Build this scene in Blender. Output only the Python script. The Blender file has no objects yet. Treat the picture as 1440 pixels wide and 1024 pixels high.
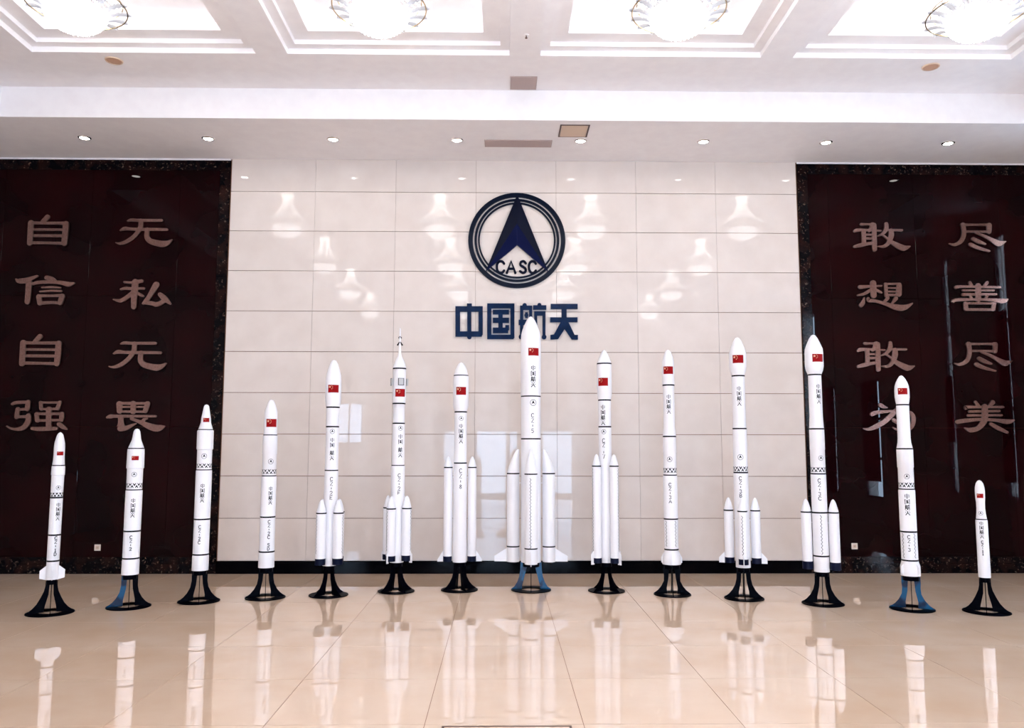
import bpy, math, random
from mathutils import Vector, Matrix
random.seed(7)
S = bpy.context.scene
COL = S.collection
D2R = math.radians

# ---------------------------------------------------------------- camera
cam_d = bpy.data.cameras.new('camera')
cam = bpy.data.objects.new('camera', cam_d)
COL.objects.link(cam)
S.camera = cam
CAMP = (1134.4008, 0.10187, 0.01335, 0.00129, -0.14998, 11.77163, 1.80759)   # focal length in pixels of a 1440 wide frame, pitch, yaw, roll, x, distance, height
f_, p_, y_, r_, cx_, D_, h_ = CAMP
fw = Vector((math.sin(y_)*math.cos(p_), math.cos(y_)*math.cos(p_), math.sin(p_)))
rt = Vector((math.cos(y_), -math.sin(y_), 0))
up = rt.cross(fw)
rt2 = rt*math.cos(r_)+up*math.sin(r_)
up2 = -rt*math.sin(r_)+up*math.cos(r_)
cam.matrix_world = Matrix(((rt2.x, up2.x, -fw.x, cx_), (rt2.y, up2.y, -fw.y, -D_), (rt2.z, up2.z, -fw.z, h_), (0, 0, 0, 1)))
cam_d.sensor_fit = 'HORIZONTAL'
cam_d.sensor_width = 36.0
cam_d.lens = f_/1440*36.0
cam_d.clip_start = 0.05
cam_d.clip_end = 200

# ---------------------------------------------------------------- world, light, exposure
W = bpy.data.worlds.new('sky')
S.world = W
W.use_nodes = True
W.node_tree.nodes['Background'].inputs[0].default_value = (0.60, 0.76, 1.0, 1)
W.node_tree.nodes['Background'].inputs[1].default_value = 22.0
S.view_settings.view_transform = 'Standard'
S.view_settings.look = 'None'
S.view_settings.gamma = 1.0
S.view_settings.use_curve_mapping = False
S.view_settings.exposure = 1.75
LAMP = 3.2        # chandelier bowl emission
DAY = 1.0
S.cycles.max_bounces = 10
S.cycles.diffuse_bounces = 6
S.cycles.glossy_bounces = 5
S.cycles.transmission_bounces = 4
S.cycles.transparent_max_bounces = 8
S.cycles.sample_clamp_indirect = 6
S.cycles.caustics_reflective = False
S.cycles.caustics_refractive = False
S.cycles.use_denoising = True

def area(name, loc, rot, sx, sy, power, color, portal=False):
    l = bpy.data.lights.new(name, 'AREA'); l.shape = 'RECTANGLE'; l.size = sx; l.size_y = sy
    l.energy = power; l.color = color
    l.cycles.is_portal = portal
    o = bpy.data.objects.new(name, l); o.location = loc; o.rotation_euler = rot
    COL.objects.link(o)
    return o

# room extents (metres): display wall is the plane y = 0, floor z = 0
XL, XR, YB = -8.957, 8.707, -17.71
ZS, ZC = 6.088, 6.5
DOORW = (-2.3, 2.5, 2.45)
SIDEW = [(-2.05, -2.4, 0.9, 5.6), (-3.86, -4.14, 0.9, 5.6), (-7.0, -7.9, 0.6, 3.4), (-9.5, -10.1, 0.6, 3.4), (-10.7, -11.7, 0.6, 5.6)]  # last opening is an addition that lets more daylight into the hall
BACKW = [(-6.2, -5.2, 1.9, 3.4)]
for (a, b, z0, z1) in SIDEW:
    area('daylight_portal', (XR+0.16, (a+b)/2, (z0+z1)/2), (0, D2R(90), 0), z1-z0, abs(b-a), 1, (1, 1, 1), True)
for (a, b, z0, z1) in BACKW+[(DOORW[0], DOORW[1], 0, DOORW[2])]:
    area('daylight_portal', ((a+b)/2, YB-0.16, (z0+z1)/2), (D2R(90), 0, 0), b-a, z1-z0, 1, (1, 1, 1), True)

# ---------------------------------------------------------------- materials
def mat(name, col, rough=0.5, metal=0.0, spec=0.5, coat=0.0, emit=None, es=0.0, ior=None):
    m = bpy.data.materials.new(name); m.use_nodes = True
    b = m.node_tree.nodes['Principled BSDF']
    b.inputs['Base Color'].default_value = (*col, 1)
    b.inputs['Roughness'].default_value = rough
    b.inputs['Metallic'].default_value = metal
    b.inputs['Specular IOR Level'].default_value = spec
    b.inputs['Coat Weight'].default_value = coat
    b.inputs['Coat Roughness'].default_value = 0.02
    if ior: b.inputs['IOR'].default_value = ior
    if emit:
        b.inputs['Emission Color'].default_value = (*emit, 1)
        b.inputs['Emission Strength'].default_value = es
    return m
def noise_col(m, scale, c1, c2, detail=4, lo=0.35, hi=0.65, rand=0.0, bump=0.0, stretch=(1, 1, 1)):
    nt = m.node_tree; b = nt.nodes['Principled BSDF']
    tc = nt.nodes.new('ShaderNodeTexCoord'); mp = nt.nodes.new('ShaderNodeMapping'); n = nt.nodes.new('ShaderNodeTexNoise')
    r = nt.nodes.new('ShaderNodeValToRGB'); geo = nt.nodes.new('ShaderNodeNewGeometry')
    n.inputs['Scale'].default_value = scale; n.inputs['Detail'].default_value = detail
    mp.inputs['Scale'].default_value = stretch
    nt.links.new(geo.outputs['Position'], mp.inputs['Vector']); nt.links.new(mp.outputs['Vector'], n.inputs['Vector'])
    nt.links.new(n.outputs['Fac'], r.inputs['Fac'])
    r.color_ramp.elements[0].position = lo; r.color_ramp.elements[0].color = (*c1, 1)
    r.color_ramp.elements[1].position = hi; r.color_ramp.elements[1].color = (*c2, 1)
    out = r.outputs['Color']
    if rand:
        oi = nt.nodes.new('ShaderNodeObjectInfo'); mr = nt.nodes.new('ShaderNodeMapRange')
        mr.inputs['To Min'].default_value = 1-rand; mr.inputs['To Max'].default_value = 1.0
        nt.links.new(oi.outputs['Random'], mr.inputs['Value'])
        mx = nt.nodes.new('ShaderNodeMix'); mx.data_type = 'RGBA'; mx.blend_type = 'MULTIPLY'; mx.inputs['Factor'].default_value = 1
        nt.links.new(out, mx.inputs['A']); nt.links.new(mr.outputs['Result'], mx.inputs['B']); out = mx.outputs['Result']
    nt.links.new(out, b.inputs['Base Color'])
    if bump:
        bp = nt.nodes.new('ShaderNodeBump'); bp.inputs['Strength'].default_value = bump; bp.inputs['Distance'].default_value = 0.002
        nt.links.new(n.outputs['Fac'], bp.inputs['Height']); nt.links.new(bp.outputs['Normal'], b.inputs['Normal'])
    return m

M = {}
M['marble'] = noise_col(mat('cream_marble', (.75, .69, .65), 0.010, spec=0.20), 3.0, (0.66, 0.585, 0.535), (0.71, 0.64, 0.59), 8, 0.3, 0.7, rand=0.04)
M['grout'] = mat('brown_grout', (0.20, 0.085, 0.04), 0.8)
M['floor_tile'] = noise_col(mat('polished_floor_tile', (.6, .45, .33), 0.006, spec=0.8, coat=0.35), 1.6, (0.76, 0.545, 0.385), (0.82, 0.63, 0.48), 8, 0.3, 0.7, rand=0.03)
M['floor_grout'] = mat('floor_grout', (0.20, 0.09, 0.045), 0.8)
M['plaster'] = noise_col(mat('white_plaster', (.78, .76, .77), 0.7, spec=0.3), 6, (0.80, 0.775, 0.79), (0.83, 0.81, 0.82), 3)
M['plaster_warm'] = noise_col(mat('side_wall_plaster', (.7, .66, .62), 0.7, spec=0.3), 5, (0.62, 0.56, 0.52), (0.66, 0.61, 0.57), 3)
M['red'] = noise_col(mat('maroon_glass_sheet', (0.018, 0.003, 0.004), 0.012, spec=0.08), 1.1, (0.0035, 0.00015, 0.0005), (0.0105, 0.0005, 0.0010), 3)
M['black'] = mat('black_gloss_stone', (0.0006, 0.0006, 0.0014), 0.12, spec=0.05)
M['stand'] = mat('black_gloss_metal', (0.0006, 0.0006, 0.0022), 0.35, spec=0.02)
M['white'] = mat('white_rocket_paint', (0.80, 0.795, 0.82), 0.28, spec=0.4)
M['ink'] = mat('black_ink', (0.002, 0.002, 0.003), 0.5, spec=0.1)
M['band'] = mat('dark_band', (0.002, 0.002, 0.004), 0.4, spec=0.1)
M['navy'] = mat('navy_nozzle_paint', (0.001, 0.003, 0.018), 0.4, spec=0.12)
M['flag_red'] = mat('flag_red', (0.27, 0.0015, 0.003), 0.5, spec=0.1)
M['flag_star'] = mat('flag_star', (0.75, 0.45, 0.28), 0.5)
M['chrome'] = mat('bright_metal', (0.7, 0.68, 0.66), 0.2, 1.0)
M['bronze'] = noise_col(mat('brushed_bronze', (0.62, 0.45, 0.38), 0.2, 1.0), 40, (0.21, 0.12, 0.10), (0.27, 0.165, 0.145), 3)
M['bronze_side'] = mat('bronze_edge', (0.10, 0.07, 0.06), 0.5, 1.0)
M['blue_sign'] = noise_col(mat('blue_sign_enamel', (0.01, 0.05, 0.16), 0.2, spec=0.08), 9, (0.0010, 0.010, 0.040), (0.002, 0.016, 0.060), 2)
M['logo_dark'] = mat('dark_blue_enamel', (0.0012, 0.003, 0.014), 0.3, spec=0.06)
M['logo_ring'] = mat('ring_enamel', (0.0015, 0.005, 0.016), 0.2, spec=0.08)
M['logo_blue'] = mat('mid_blue_enamel', (0.0008, 0.003, 0.035), 0.3, spec=0.05)
M['vent'] = mat('vent_dark', (0.10, 0.06, 0.055), 0.6)
M['vent_slat'] = mat('vent_slat', (0.42, 0.33, 0.31), 0.5)
M['grid_panel'] = mat('grid_panel', (0.5, 0.5, 0.5), 0.5)
M['brass'] = mat('brass_hoop', (0.55, 0.42, 0.25), 0.25, 1.0)
M['petal'] = mat('glass_petal', (0.50, 0.50, 0.53), 0.2, spec=0.6, emit=(0.9, 0.95, 1.0), es=0.03)
M['hatch'] = mat('tan_hatch', (0.62, 0.47, 0.36), 0.6)
M['speaker'] = mat('speaker_grille', (0.50, 0.30, 0.20), 0.6)
M['plastic'] = mat('ivory_plastic', (0.75, 0.66, 0.58), 0.35)
M['lampglow'] = mat('lamp_glow', (1, 1, 1), 0.5, emit=(1.0, 0.95, 0.90), es=14)
M['bowl'] = mat('glowing_crystal', (0.9, 0.9, 0.9), 0.3, emit=(0.93, 0.96, 1.0), es=LAMP)
M['crystal'] = mat('crystal_petal', (0.92, 0.93, 0.95), 0.15, spec=0.8, emit=(0.95, 0.97, 1.0), es=0.5)
M['bead'] = mat('crystal_bead', (0.9, 0.9, 0.9), 0.2, emit=(1.0, 0.97, 0.94), es=4.0)  # glow put into the beads so whole strands show mirrored in the marble
M['cove'] = mat('cove_light', (1, 1, 1), 0.5, emit=(1.0, 0.97, 1.0), es=1.3)
M['canopy'] = mat('glow_canopy', (0.8, 0.75, 0.65), 0.3, 0.3, emit=(1.0, 0.96, 0.9), es=7)  # emission added to the canopy so its mirror image stays bright
M['frame_alu'] = mat('dark_window_frame', (0.05, 0.045, 0.045), 0.4)
M['curtain'] = cur = noise_col(mat('mauve_curtain', (0.28, 0.15, 0.2), 0.8), 4, (0.20, 0.10, 0.14), (0.30, 0.17, 0.22), 2)
cur.node_tree.nodes['Principled BSDF'].inputs['Transmission Weight'].default_value = 0.0
M['brown_metal'] = mat('brown_metal_edge', (0.10, 0.04, 0.03), 0.4, 0.5)

def blue_patches():
    m = mat('blue_patches', (0.0, 0.16, 0.45), 0.25, spec=0.2)  # noise mixes bright blue and very dark blue across a stand leg
    nt = m.node_tree; b = nt.nodes['Principled BSDF']
    tc = nt.nodes.new('ShaderNodeTexCoord'); n = nt.nodes.new('ShaderNodeTexNoise'); r = nt.nodes.new('ShaderNodeValToRGB')
    n.inputs['Scale'].default_value = 5; n.inputs['Detail'].default_value = 2
    nt.links.new(tc.outputs['Object'], n.inputs['Vector']); nt.links.new(n.outputs['Fac'], r.inputs['Fac'])
    r.color_ramp.elements[0].position = 0.42; r.color_ramp.elements[0].color = (0.0004, 0.010, 0.038, 1)
    r.color_ramp.elements[1].position = 0.52; r.color_ramp.elements[1].color = (0.0003, 0.070, 0.165, 1)
    nt.links.new(r.outputs['Color'], b.inputs['Base Color'])
    return m
M['blue_leg'] = blue_patches()

def emperador():
    m = mat('dark_emperador_marble', (0.02, 0.01, 0.01), 0.1, spec=0.08)
    nt = m.node_tree; b = nt.nodes['Principled BSDF']
    geo = nt.nodes.new('ShaderNodeNewGeometry')
    n1 = nt.nodes.new('ShaderNodeTexNoise'); n1.inputs['Scale'].default_value = 5.5; n1.inputs['Detail'].default_value = 5
    n2 = nt.nodes.new('ShaderNodeTexNoise'); n2.inputs['Scale'].default_value = 34; n2.inputs['Detail'].default_value = 6
    r1 = nt.nodes.new('ShaderNodeValToRGB'); r2 = nt.nodes.new('ShaderNodeValToRGB')
    r1.color_ramp.elements[0].position = 0.45; r1.color_ramp.elements[0].color = (0.0015, 0.001, 0.002, 1)
    r1.color_ramp.elements[1].position = 0.72; r1.color_ramp.elements[1].color = (0.020, 0.006, 0.004, 1)
    r2.color_ramp.elements[0].position = 0.60; r2.color_ramp.elements[0].color = (0, 0, 0, 1)
    r2.color_ramp.elements[1].position = 0.72; r2.color_ramp.elements[1].color = (0.11, 0.075, 0.055, 1)
    mx = nt.nodes.new('ShaderNodeMix'); mx.data_type = 'RGBA'; mx.blend_type = 'ADD'; mx.inputs['Factor'].default_value = 1
    for n in (n1, n2): nt.links.new(geo.outputs['Position'], n.inputs['Vector'])
    nt.links.new(n1.outputs['Fac'], r1.inputs['Fac']); nt.links.new(n2.outputs['Fac'], r2.inputs['Fac'])
    nt.links.new(r1.outputs['Color'], mx.inputs['A']); nt.links.new(r2.outputs['Color'], mx.inputs['B'])
    nt.links.new(mx.outputs['Result'], b.inputs['Base Color'])
    return m
M['emperador'] = emperador()

def glass(tint=(0.93, 0.96, 0.97, 1)):
    m = bpy.data.materials.new('window_glass'); m.use_nodes = True; nt = m.node_tree
    nt.nodes.remove(nt.nodes['Principled BSDF'])
    t = nt.nodes.new('ShaderNodeBsdfTransparent'); g = nt.nodes.new('ShaderNodeBsdfGlossy'); mx = nt.nodes.new('ShaderNodeMixShader')
    t.inputs[0].default_value = tint; g.inputs['Roughness'].default_value = 0.02; mx.inputs[0].default_value = 0.07
    nt.links.new(t.outputs[0], mx.inputs[1]); nt.links.new(g.outputs[0], mx.inputs[2])
    nt.links.new(mx.outputs[0], nt.nodes['Material Output'].inputs[0])
    return m
M['glass'] = glass()
M['door_glass'] = glass((0.55, 0.58, 0.60, 1))

# ---------------------------------------------------------------- mesh helpers
def obj(name, vf, m, parent=None, smooth=False, loc=None):
    me = vf if isinstance(vf, bpy.types.Mesh) else mesh(name, vf, m, smooth)
    o = bpy.data.objects.new(name, me); COL.objects.link(o)
    if parent: o.parent = parent
    if loc: o.location = loc
    return o
def mesh(name, vf, m, smooth=False):
    me = bpy.data.meshes.new(name); me.from_pydata(vf[0], [], vf[1]); me.update()
    me.materials.append(M[m] if isinstance(m, str) else m)
    if smooth:
        for p in me.polygons: p.use_smooth = True
        me.set_sharp_from_angle(angle=D2R(40))
    return me
def empty(name, loc=(0, 0, 0), rz=0):
    o = bpy.data.objects.new(name, None); COL.objects.link(o); o.location = loc; o.rotation_euler = (0, 0, rz); o.empty_display_size = 0.1
    return o
def tag(o, label, cat, group=None):
    o['label'] = label; o['category'] = cat
    if group: o['group'] = group
    return o
def struct(o):
    o['kind'] = 'structure'; return o
def add(*vfs):
    V, F = [], []
    for v, f in vfs:
        n = len(V); V += v; F += [tuple(i+n for i in q) for q in f]
    return V, F
def box(x0, y0, z0, x1, y1, z1):
    V = [(x0, y0, z0), (x1, y0, z0), (x1, y1, z0), (x0, y1, z0), (x0, y0, z1), (x1, y0, z1), (x1, y1, z1), (x0, y1, z1)]
    return V, [(3, 2, 1, 0), (4, 5, 6, 7), (0, 1, 5, 4), (1, 2, 6, 5), (2, 3, 7, 6), (3, 0, 4, 7)]
def bbox(x0, y0, z0, x1, y1, z1, b):
    """slab in the xz plane, front face at y0, chamfered front edge"""
    V = [(x0, y1, z0), (x1, y1, z0), (x1, y1, z1), (x0, y1, z1), (x0, y0+b, z0), (x1, y0+b, z0), (x1, y0+b, z1), (x0, y0+b, z1),
         (x0+b, y0, z0+b), (x1-b, y0, z0+b), (x1-b, y0, z1-b), (x0+b, y0, z1-b)]
    return V, [(0, 3, 2, 1), (0, 1, 5, 4), (1, 2, 6, 5), (2, 3, 7, 6), (3, 0, 4, 7), (4, 5, 9, 8), (5, 6, 10, 9), (6, 7, 11, 10), (7, 4, 8, 11), (8, 9, 10, 11)]
def lathe(prof, n=40, cx=0, cy=0, cap0=True, cap1=True, off=None):
    V, F = [], []
    for i, (r, z) in enumerate(prof):
        ox, oy = off(r, z) if off else (0, 0)
        for k in range(n):
            a = 2*math.pi*k/n
            V.append((cx+ox+r*math.cos(a), cy+oy+r*math.sin(a), z))
    for i in range(len(prof)-1):
        for k in range(n):
            k2 = (k+1) % n
            F.append((i*n+k, i*n+k2, (i+1)*n+k2, (i+1)*n+k))
    if cap0: F.append(tuple(range(n-1, -1, -1)))
    if cap1: F.append(tuple((len(prof)-1)*n+k for k in range(n)))
    return V, F
def prism(poly, y0, y1):
    """extrude an xz polygon between y0 (front) and y1"""
    n = len(poly)
    V = [(x, y0, z) for x, z in poly]+[(x, y1, z) for x, z in poly]
    F = [tuple(range(n)), tuple(range(2*n-1, n-1, -1))]+[(i, i+n, (i+1) % n+n, (i+1) % n) for i in range(n)]
    return V, F
def tube(pts, r, n=6, closed=False):
    V, F = [], []; N = len(pts); P = [Vector(p) for p in pts]
    for i in range(N):
        a = P[i-1] if (i or closed) else P[0]; b = P[(i+1) % N] if (i < N-1 or closed) else P[-1]
        t = (b-a).normalized(); u = t.cross(Vector((0, 0, 1)))
        if u.length < 1e-3: u = t.cross(Vector((1, 0, 0)))
        u.normalize(); w = t.cross(u)
        for k in range(n):
            q = P[i]+u*r*math.cos(2*math.pi*k/n)+w*r*math.sin(2*math.pi*k/n); V.append(tuple(q))
    for i in range(N if closed else N-1):
        j = (i+1) % N
        for k in range(n): F.append((i*n+k, i*n+(k+1) % n, j*n+(k+1) % n, j*n+k))
    return V, F
def smooth_pts(pts, sub=5):
    if len(pts) < 3: return [tuple(p) for p in pts]
    out = []
    for i in range(len(pts)-1):
        p0 = pts[max(i-1, 0)]; p1 = pts[i]; p2 = pts[i+1]; p3 = pts[min(i+2, len(pts)-1)]
        for s in range(sub):
            t = s/sub
            out.append(tuple(0.5*((2*b)+(-a+c)*t+(2*a-5*b+4*c-d)*t*t+(-a+3*b-3*c+d)*t**3) for a, b, c, d in zip(p0, p1, p2, p3)))
    out.append(tuple(pts[-1]))
    return out
def ribbon2d(pts, cap=True):
    """variable width stroke [(x,z,w)] -> list of convex xz quads/fans"""
    n = len(pts); L, R = [], []
    for i in range(n):
        a = pts[max(i-1, 0)]; b = pts[min(i+1, n-1)]
        dx, dz = b[0]-a[0], b[1]-a[1]; l = math.hypot(dx, dz) or 1
        nx, nz = -dz/l, dx/l; w = pts[i][2]/2
        L.append((pts[i][0]+nx*w, pts[i][1]+nz*w)); R.append((pts[i][0]-nx*w, pts[i][1]-nz*w))
    outline = list(R)
    if cap:
        a = pts[-2]; b = pts[-1]; th = math.atan2(b[1]-a[1], b[0]-a[0])
        for k in range(1, 6): outline.append((b[0]+b[2]/2*math.cos(th-math.pi/2+k*math.pi/6), b[1]+b[2]/2*math.sin(th-math.pi/2+k*math.pi/6)))
    outline += L[::-1]
    if cap:
        a = pts[1]; b = pts[0]; th = math.atan2(b[1]-a[1], b[0]-a[0])
        for k in range(1, 6): outline.append((b[0]+b[2]/2*math.cos(th-math.pi/2+k*math.pi/6), b[1]+b[2]/2*math.sin(th-math.pi/2+k*math.pi/6)))
    c = 5 if cap else 0
    faces = []
    nR = n; iL = lambda i: nR+c+(n-1-i)
    for i in range(n-1): faces.append((i, i+1, iL(i+1), iL(i)))
    if cap:
        faces.append(tuple([n-1]+list(range(n, n+5))+[iL(n-1)]))
        faces.append(tuple([iL(0)]+list(range(2*n+5, 2*n+10))+[0]))
    return outline, faces
def stroke_mesh(strokes, y0, y1, sm=True, cap=True):
    parts = []
    for k, st in enumerate(strokes):
        pts = smooth_pts(st) if sm else [tuple(p) for p in st]
        ol, fc = ribbon2d(pts, cap); n = len(ol); yy = y0-0.0003*k
        V = [(x, yy, z) for x, z in ol]+[(x, y1, z) for x, z in ol]
        F = list(fc)+[(i, i+n, (i+1) % n+n, (i+1) % n) for i in range(n)]
        parts.append((V, F))
    return add(*parts)

# ================================================================ STRUCTURE
FX, FY, TF = -0.6445, -0.0550, 1.0391
# floor: slab + tiles, each tile its own piece
fl = struct(obj('floor', add(box(XL-0.3, YB-0.3, -0.25, XR+0.3, 0.3, -0.0035)), 'floor_grout'))
g = 0.0022
tm = mesh('floor_tile', box(g, g, -0.0034, TF-g, TF-g, 0.0), 'floor_tile')
for i in range(-8, 9):
    for j in range(1, 18):
        obj('floor_tile', tm, None, fl, loc=(FX+i*TF, FY-j*TF, 0))
# (the strip between the last joint and the wall)
sm_ = mesh('floor_tile', box(g, g, -0.0034, TF-g, 0.052, 0.0), 'floor_tile')
for i in range(-8, 9): obj('floor_tile', sm_, None, fl, loc=(FX+i*TF, FY, 0))

# display wall with marble tiles between the two maroon panels
WL, WR = -4.19, 4.29
wf = struct(obj('wall_front', box(XL-0.3, 0.018, 0, XR+0.3, 0.3, 6.9), 'grout'))
cols = [WL]+[-4.135+1.2*k for k in range(1, 7)]+[WR]
rows = [0.1767+0.6017*k for k in range(0, 10)]+[ZS]
for i in range(len(cols)-1):
    for j in range(len(rows)-1):
        gx, gz = 0.0014, 0.0036
        obj('marble_tile', bbox(cols[i]+gx, 0.0, rows[j]+gz, cols[i+1]-gx, 0.0175, rows[j+1]-(gz if j < 9 else 0.0), 0.0012), 'marble', wf)
bb = struct(obj('baseboard_front', bbox(WL-0.01, -0.02, 0.0, WR+0.01, 0.0175, 0.1767, 0.004), 'black'))

# side and back walls with openings
def wall_with_holes(name, axis, pos, t, lo, hi, holes, z1=6.9):
    parts = []; hs = sorted((min(a, b), max(a, b), c, d) for a, b, c, d in holes); cur = lo
    def bx(a, b, z0, z2):
        if b-a < 1e-4 or z2-z0 < 1e-4: return
        parts.append(box(pos, a, z0, pos+t, b, z2) if axis == 'x' else box(a, pos, z0, b, pos+t, z2))
    for a, b, c, d in hs:
        bx(cur, a, 0, z1); bx(a, b, 0, c); bx(a, b, d, z1); cur = b
    bx(cur, hi, 0, z1)
    return struct(obj(name, add(*parts), 'plaster_warm'))
wall_with_holes('wall_right', 'x', XR, 0.3, YB-0.3, 0.015, SIDEW)
wall_with_holes('wall_left', 'x', XL-0.3, 0.3, YB-0.3, 0.015, [])
wall_with_holes('wall_back', 'y', YB-0.3, 0.3, XL, XR, BACKW+[(DOORW[0], DOORW[1], 0.0, DOORW[2])])
wn = 0
CURT = {1: (1.2, 4.2), 2: (1.9, 3.2), 3: (1.0, 3.39), 4: (.61, 3.39), 5: (.61, 2.2)}
for (a, b, z0, z1) in SIDEW:
    wn += 1; lo, hi = min(a, b), max(a, b); X = XR+0.035
    w = struct(obj('window_%d' % wn, add(box(X-.03, lo, z0, X+.03, lo+.04, z1), box(X-.03, hi-.04, z0, X+.03, hi, z1), box(X-.03, lo+.04, z0, X+.03, hi-.04, z0+.05), box(X-.03, lo+.04, z1-.05, X+.03, hi-.04, z1),
                *[box(X-.03, lo+.04, z0+k*(z1-z0)/3-.03, X+.03, hi-.04, z0+k*(z1-z0)/3+.03) for k in (1, 2)]), 'frame_alu'))
    if wn in CURT:
        cz0, cz1 = CURT[wn]; n_ = 25; cv = []
        for s_ in (0, .006):
            for zz in (cz0, cz1):
                for q in range(n_): cv.append((XR-.03+.012*math.sin(q*1.5)+s_, lo+.01+(hi-lo-.02)*q/(n_-1), zz))
        cf = [(q, q+1, n_+q+1, n_+q) for q in range(n_-1)]+[(3*n_+q, 3*n_+q+1, 2*n_+q+1, 2*n_+q) for q in range(n_-1)]
        tag(obj('curtain', (cv, cf), 'curtain'), 'mauve curtain in the %s side window from the display wall, mirrored in the right panel' % ('first', 'second', 'third', 'fourth', 'fifth')[wn-1], 'curtain', 'mauve curtains')
    for k in range(3):
        za, zb = z0+k*(z1-z0)/3+.03, z0+(k+1)*(z1-z0)/3-.03
        obj('pane', box(X-.004, lo+.04, za+.02*(k == 0), X+.004, hi-.04, zb-.02*(k == 2)), 'glass', w)
for (a, b, z0, z1) in BACKW:
    wn += 1; Y = YB-0.12
    w = struct(obj('window_%d' % wn, add(box(a, Y-.03, z0, a+.05, Y+.03, z1), box(b-.05, Y-.03, z0, b, Y+.03, z1), box(a+.05, Y-.03, z0, b-.05, Y+.03, z0+.05), box(a+.05, Y-.03, z1-.05, b-.05, Y+.03, z1),
                box((a+b)/2-.03, Y-.03, z0+.05, (a+b)/2+.03, Y+.03, z1-.05)), 'frame_alu'))
    obj('pane', box(a+.05, Y-.004, z0+.05, (a+b)/2-.03, Y+.004, z1-.05), 'door_glass', w)
    obj('pane', box((a+b)/2+.03, Y-.004, z0+.05, b-.05, Y+.004, z1-.05), 'door_glass', w)
a, b, z1 = DOORW; Y = YB-0.12; n = 4; dw = (b-a)/n
for k in range(n):
    x0, x1 = a+k*dw, a+(k+1)*dw
    d = struct(obj('door_%d' % (k+1), add(box(x0, Y-.03, 0.0, x0+.07, Y+.03, z1), box(x1-.07, Y-.03, 0.0, x1, Y+.03, z1), box(x0+.07, Y-.03, 0.0, x1-.07, Y+.03, .12), box(x0+.07, Y-.03, z1-.1, x1-.07, Y+.03, z1)), 'frame_alu'))
    obj('pane', box(x0+.07, Y-.005, .12, x1-.07, Y+.005, z1-.1), 'door_glass', d)
    obj('handle', tube([(x1-.12 if k % 2 == 0 else x0+.12, Y+.07, .8), (x1-.12 if k % 2 == 0 else x0+.12, Y+.07, 1.4)], .015), 'chrome', d)

# ---- ceiling: lowered border (soffit), fascia, upper tray with coffers
TX0, TX1, TY0, TY1 = -6.72, 6.98, -1.52, -16.4
so = add(box(XL, YB, ZS, XR, TY1, 6.9), box(XL, TY0, ZS, XR, 0.015, 6.9), box(XL, TY1, ZS, TX0, TY0, 6.9), box(TX1, TY1, ZS, XR, TY0, 6.9))
ce = struct(obj('ceiling', so, 'plaster'))
RX0, RX1, RY0, RY1 = -6.15, 6.42, -2.12, -15.9
CW = 2.66; CXS = [-4.43, -1.39, 1.64, 4.69]; CH = 3.04; CYS = [-4.02-3.4*k for k in range(4)]
ring = add(box(TX0, TY1, ZC, RX0, TY0, 6.88), box(RX1, TY1, ZC, TX1, TY0, 6.88), box(RX0, RY0, ZC, RX1, TY0, 6.88), box(RX0, TY1, ZC, RX1, RY1, 6.88))
struct(obj('trim_1', ring, 'plaster'))
ZB = ZC-0.015
bm_ = []
xs = [RX0]+[v for c in CXS for v in (c-CW/2, c+CW/2)]+[RX1]
ys = [RY0]+[v for c in CYS for v in (c+CH/2, c-CH/2)]+[RY1]
for k in range(0, len(xs), 2): bm_.append(box(xs[k], RY1, ZB, xs[k+1], RY0, 6.87))
for j in range(0, len(ys), 2):
    for k in range(1, len(xs)-1, 2): bm_.append(box(xs[k], ys[j+1], ZB, xs[k+1], ys[j], 6.87))
beams = struct(obj('trim_2', add(*bm_), 'plaster'))
def frame_ring(hx, hy, ix, iy, z0, z1):
    return add(box(-hx, -hy, z0, hx, -iy, z1), box(-hx, iy, z0, hx, hy, z1), box(-hx, -iy, z0, -ix, iy, z1), box(ix, -iy, z0, hx, iy, z1))
hx, hy = CW/2-0.001, CH/2-0.001
cofm = mesh('coffer', add(frame_ring(hx, hy, hx-.11, hy-.11, ZB+.066, 6.86), frame_ring(hx-.111, hy-.111, hx-.31, hy-.31, ZB+.122, ZB+.14), frame_ring(hx-.292, hy-.292, hx-.31, hy-.31, ZB+.1401, ZB+.175)), 'plaster')
copm = mesh('coffer_panel', box(-hx+.111, -hy+.111, 6.81, hx-.111, hy-.111, 6.86), 'plaster')
covm = mesh('light_strip', frame_ring(hx-.16, hy-.16, hx-.20, hy-.20, ZB+.1402, ZB+.150), 'cove')
for cy in CYS:
    for cx in CXS:
        c = obj('coffer', cofm, None, beams, loc=(cx, cy, 0))
        obj('coffer_panel', copm, None, c); obj('light_strip', covm, None, c)
struct(obj('trim_3', box(XL, -0.012, ZS-0.024, WL-0.02, 0.016, ZS), 'plaster'))
struct(obj('trim_4', box(WR+0.02, -0.012, ZS-0.024, XR, 0.016, ZS), 'plaster'))
roof = struct(obj('trim_5', box(XL-.3, YB-.3, 6.9, XR+.3, .3, 7.0), 'plaster'))

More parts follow.
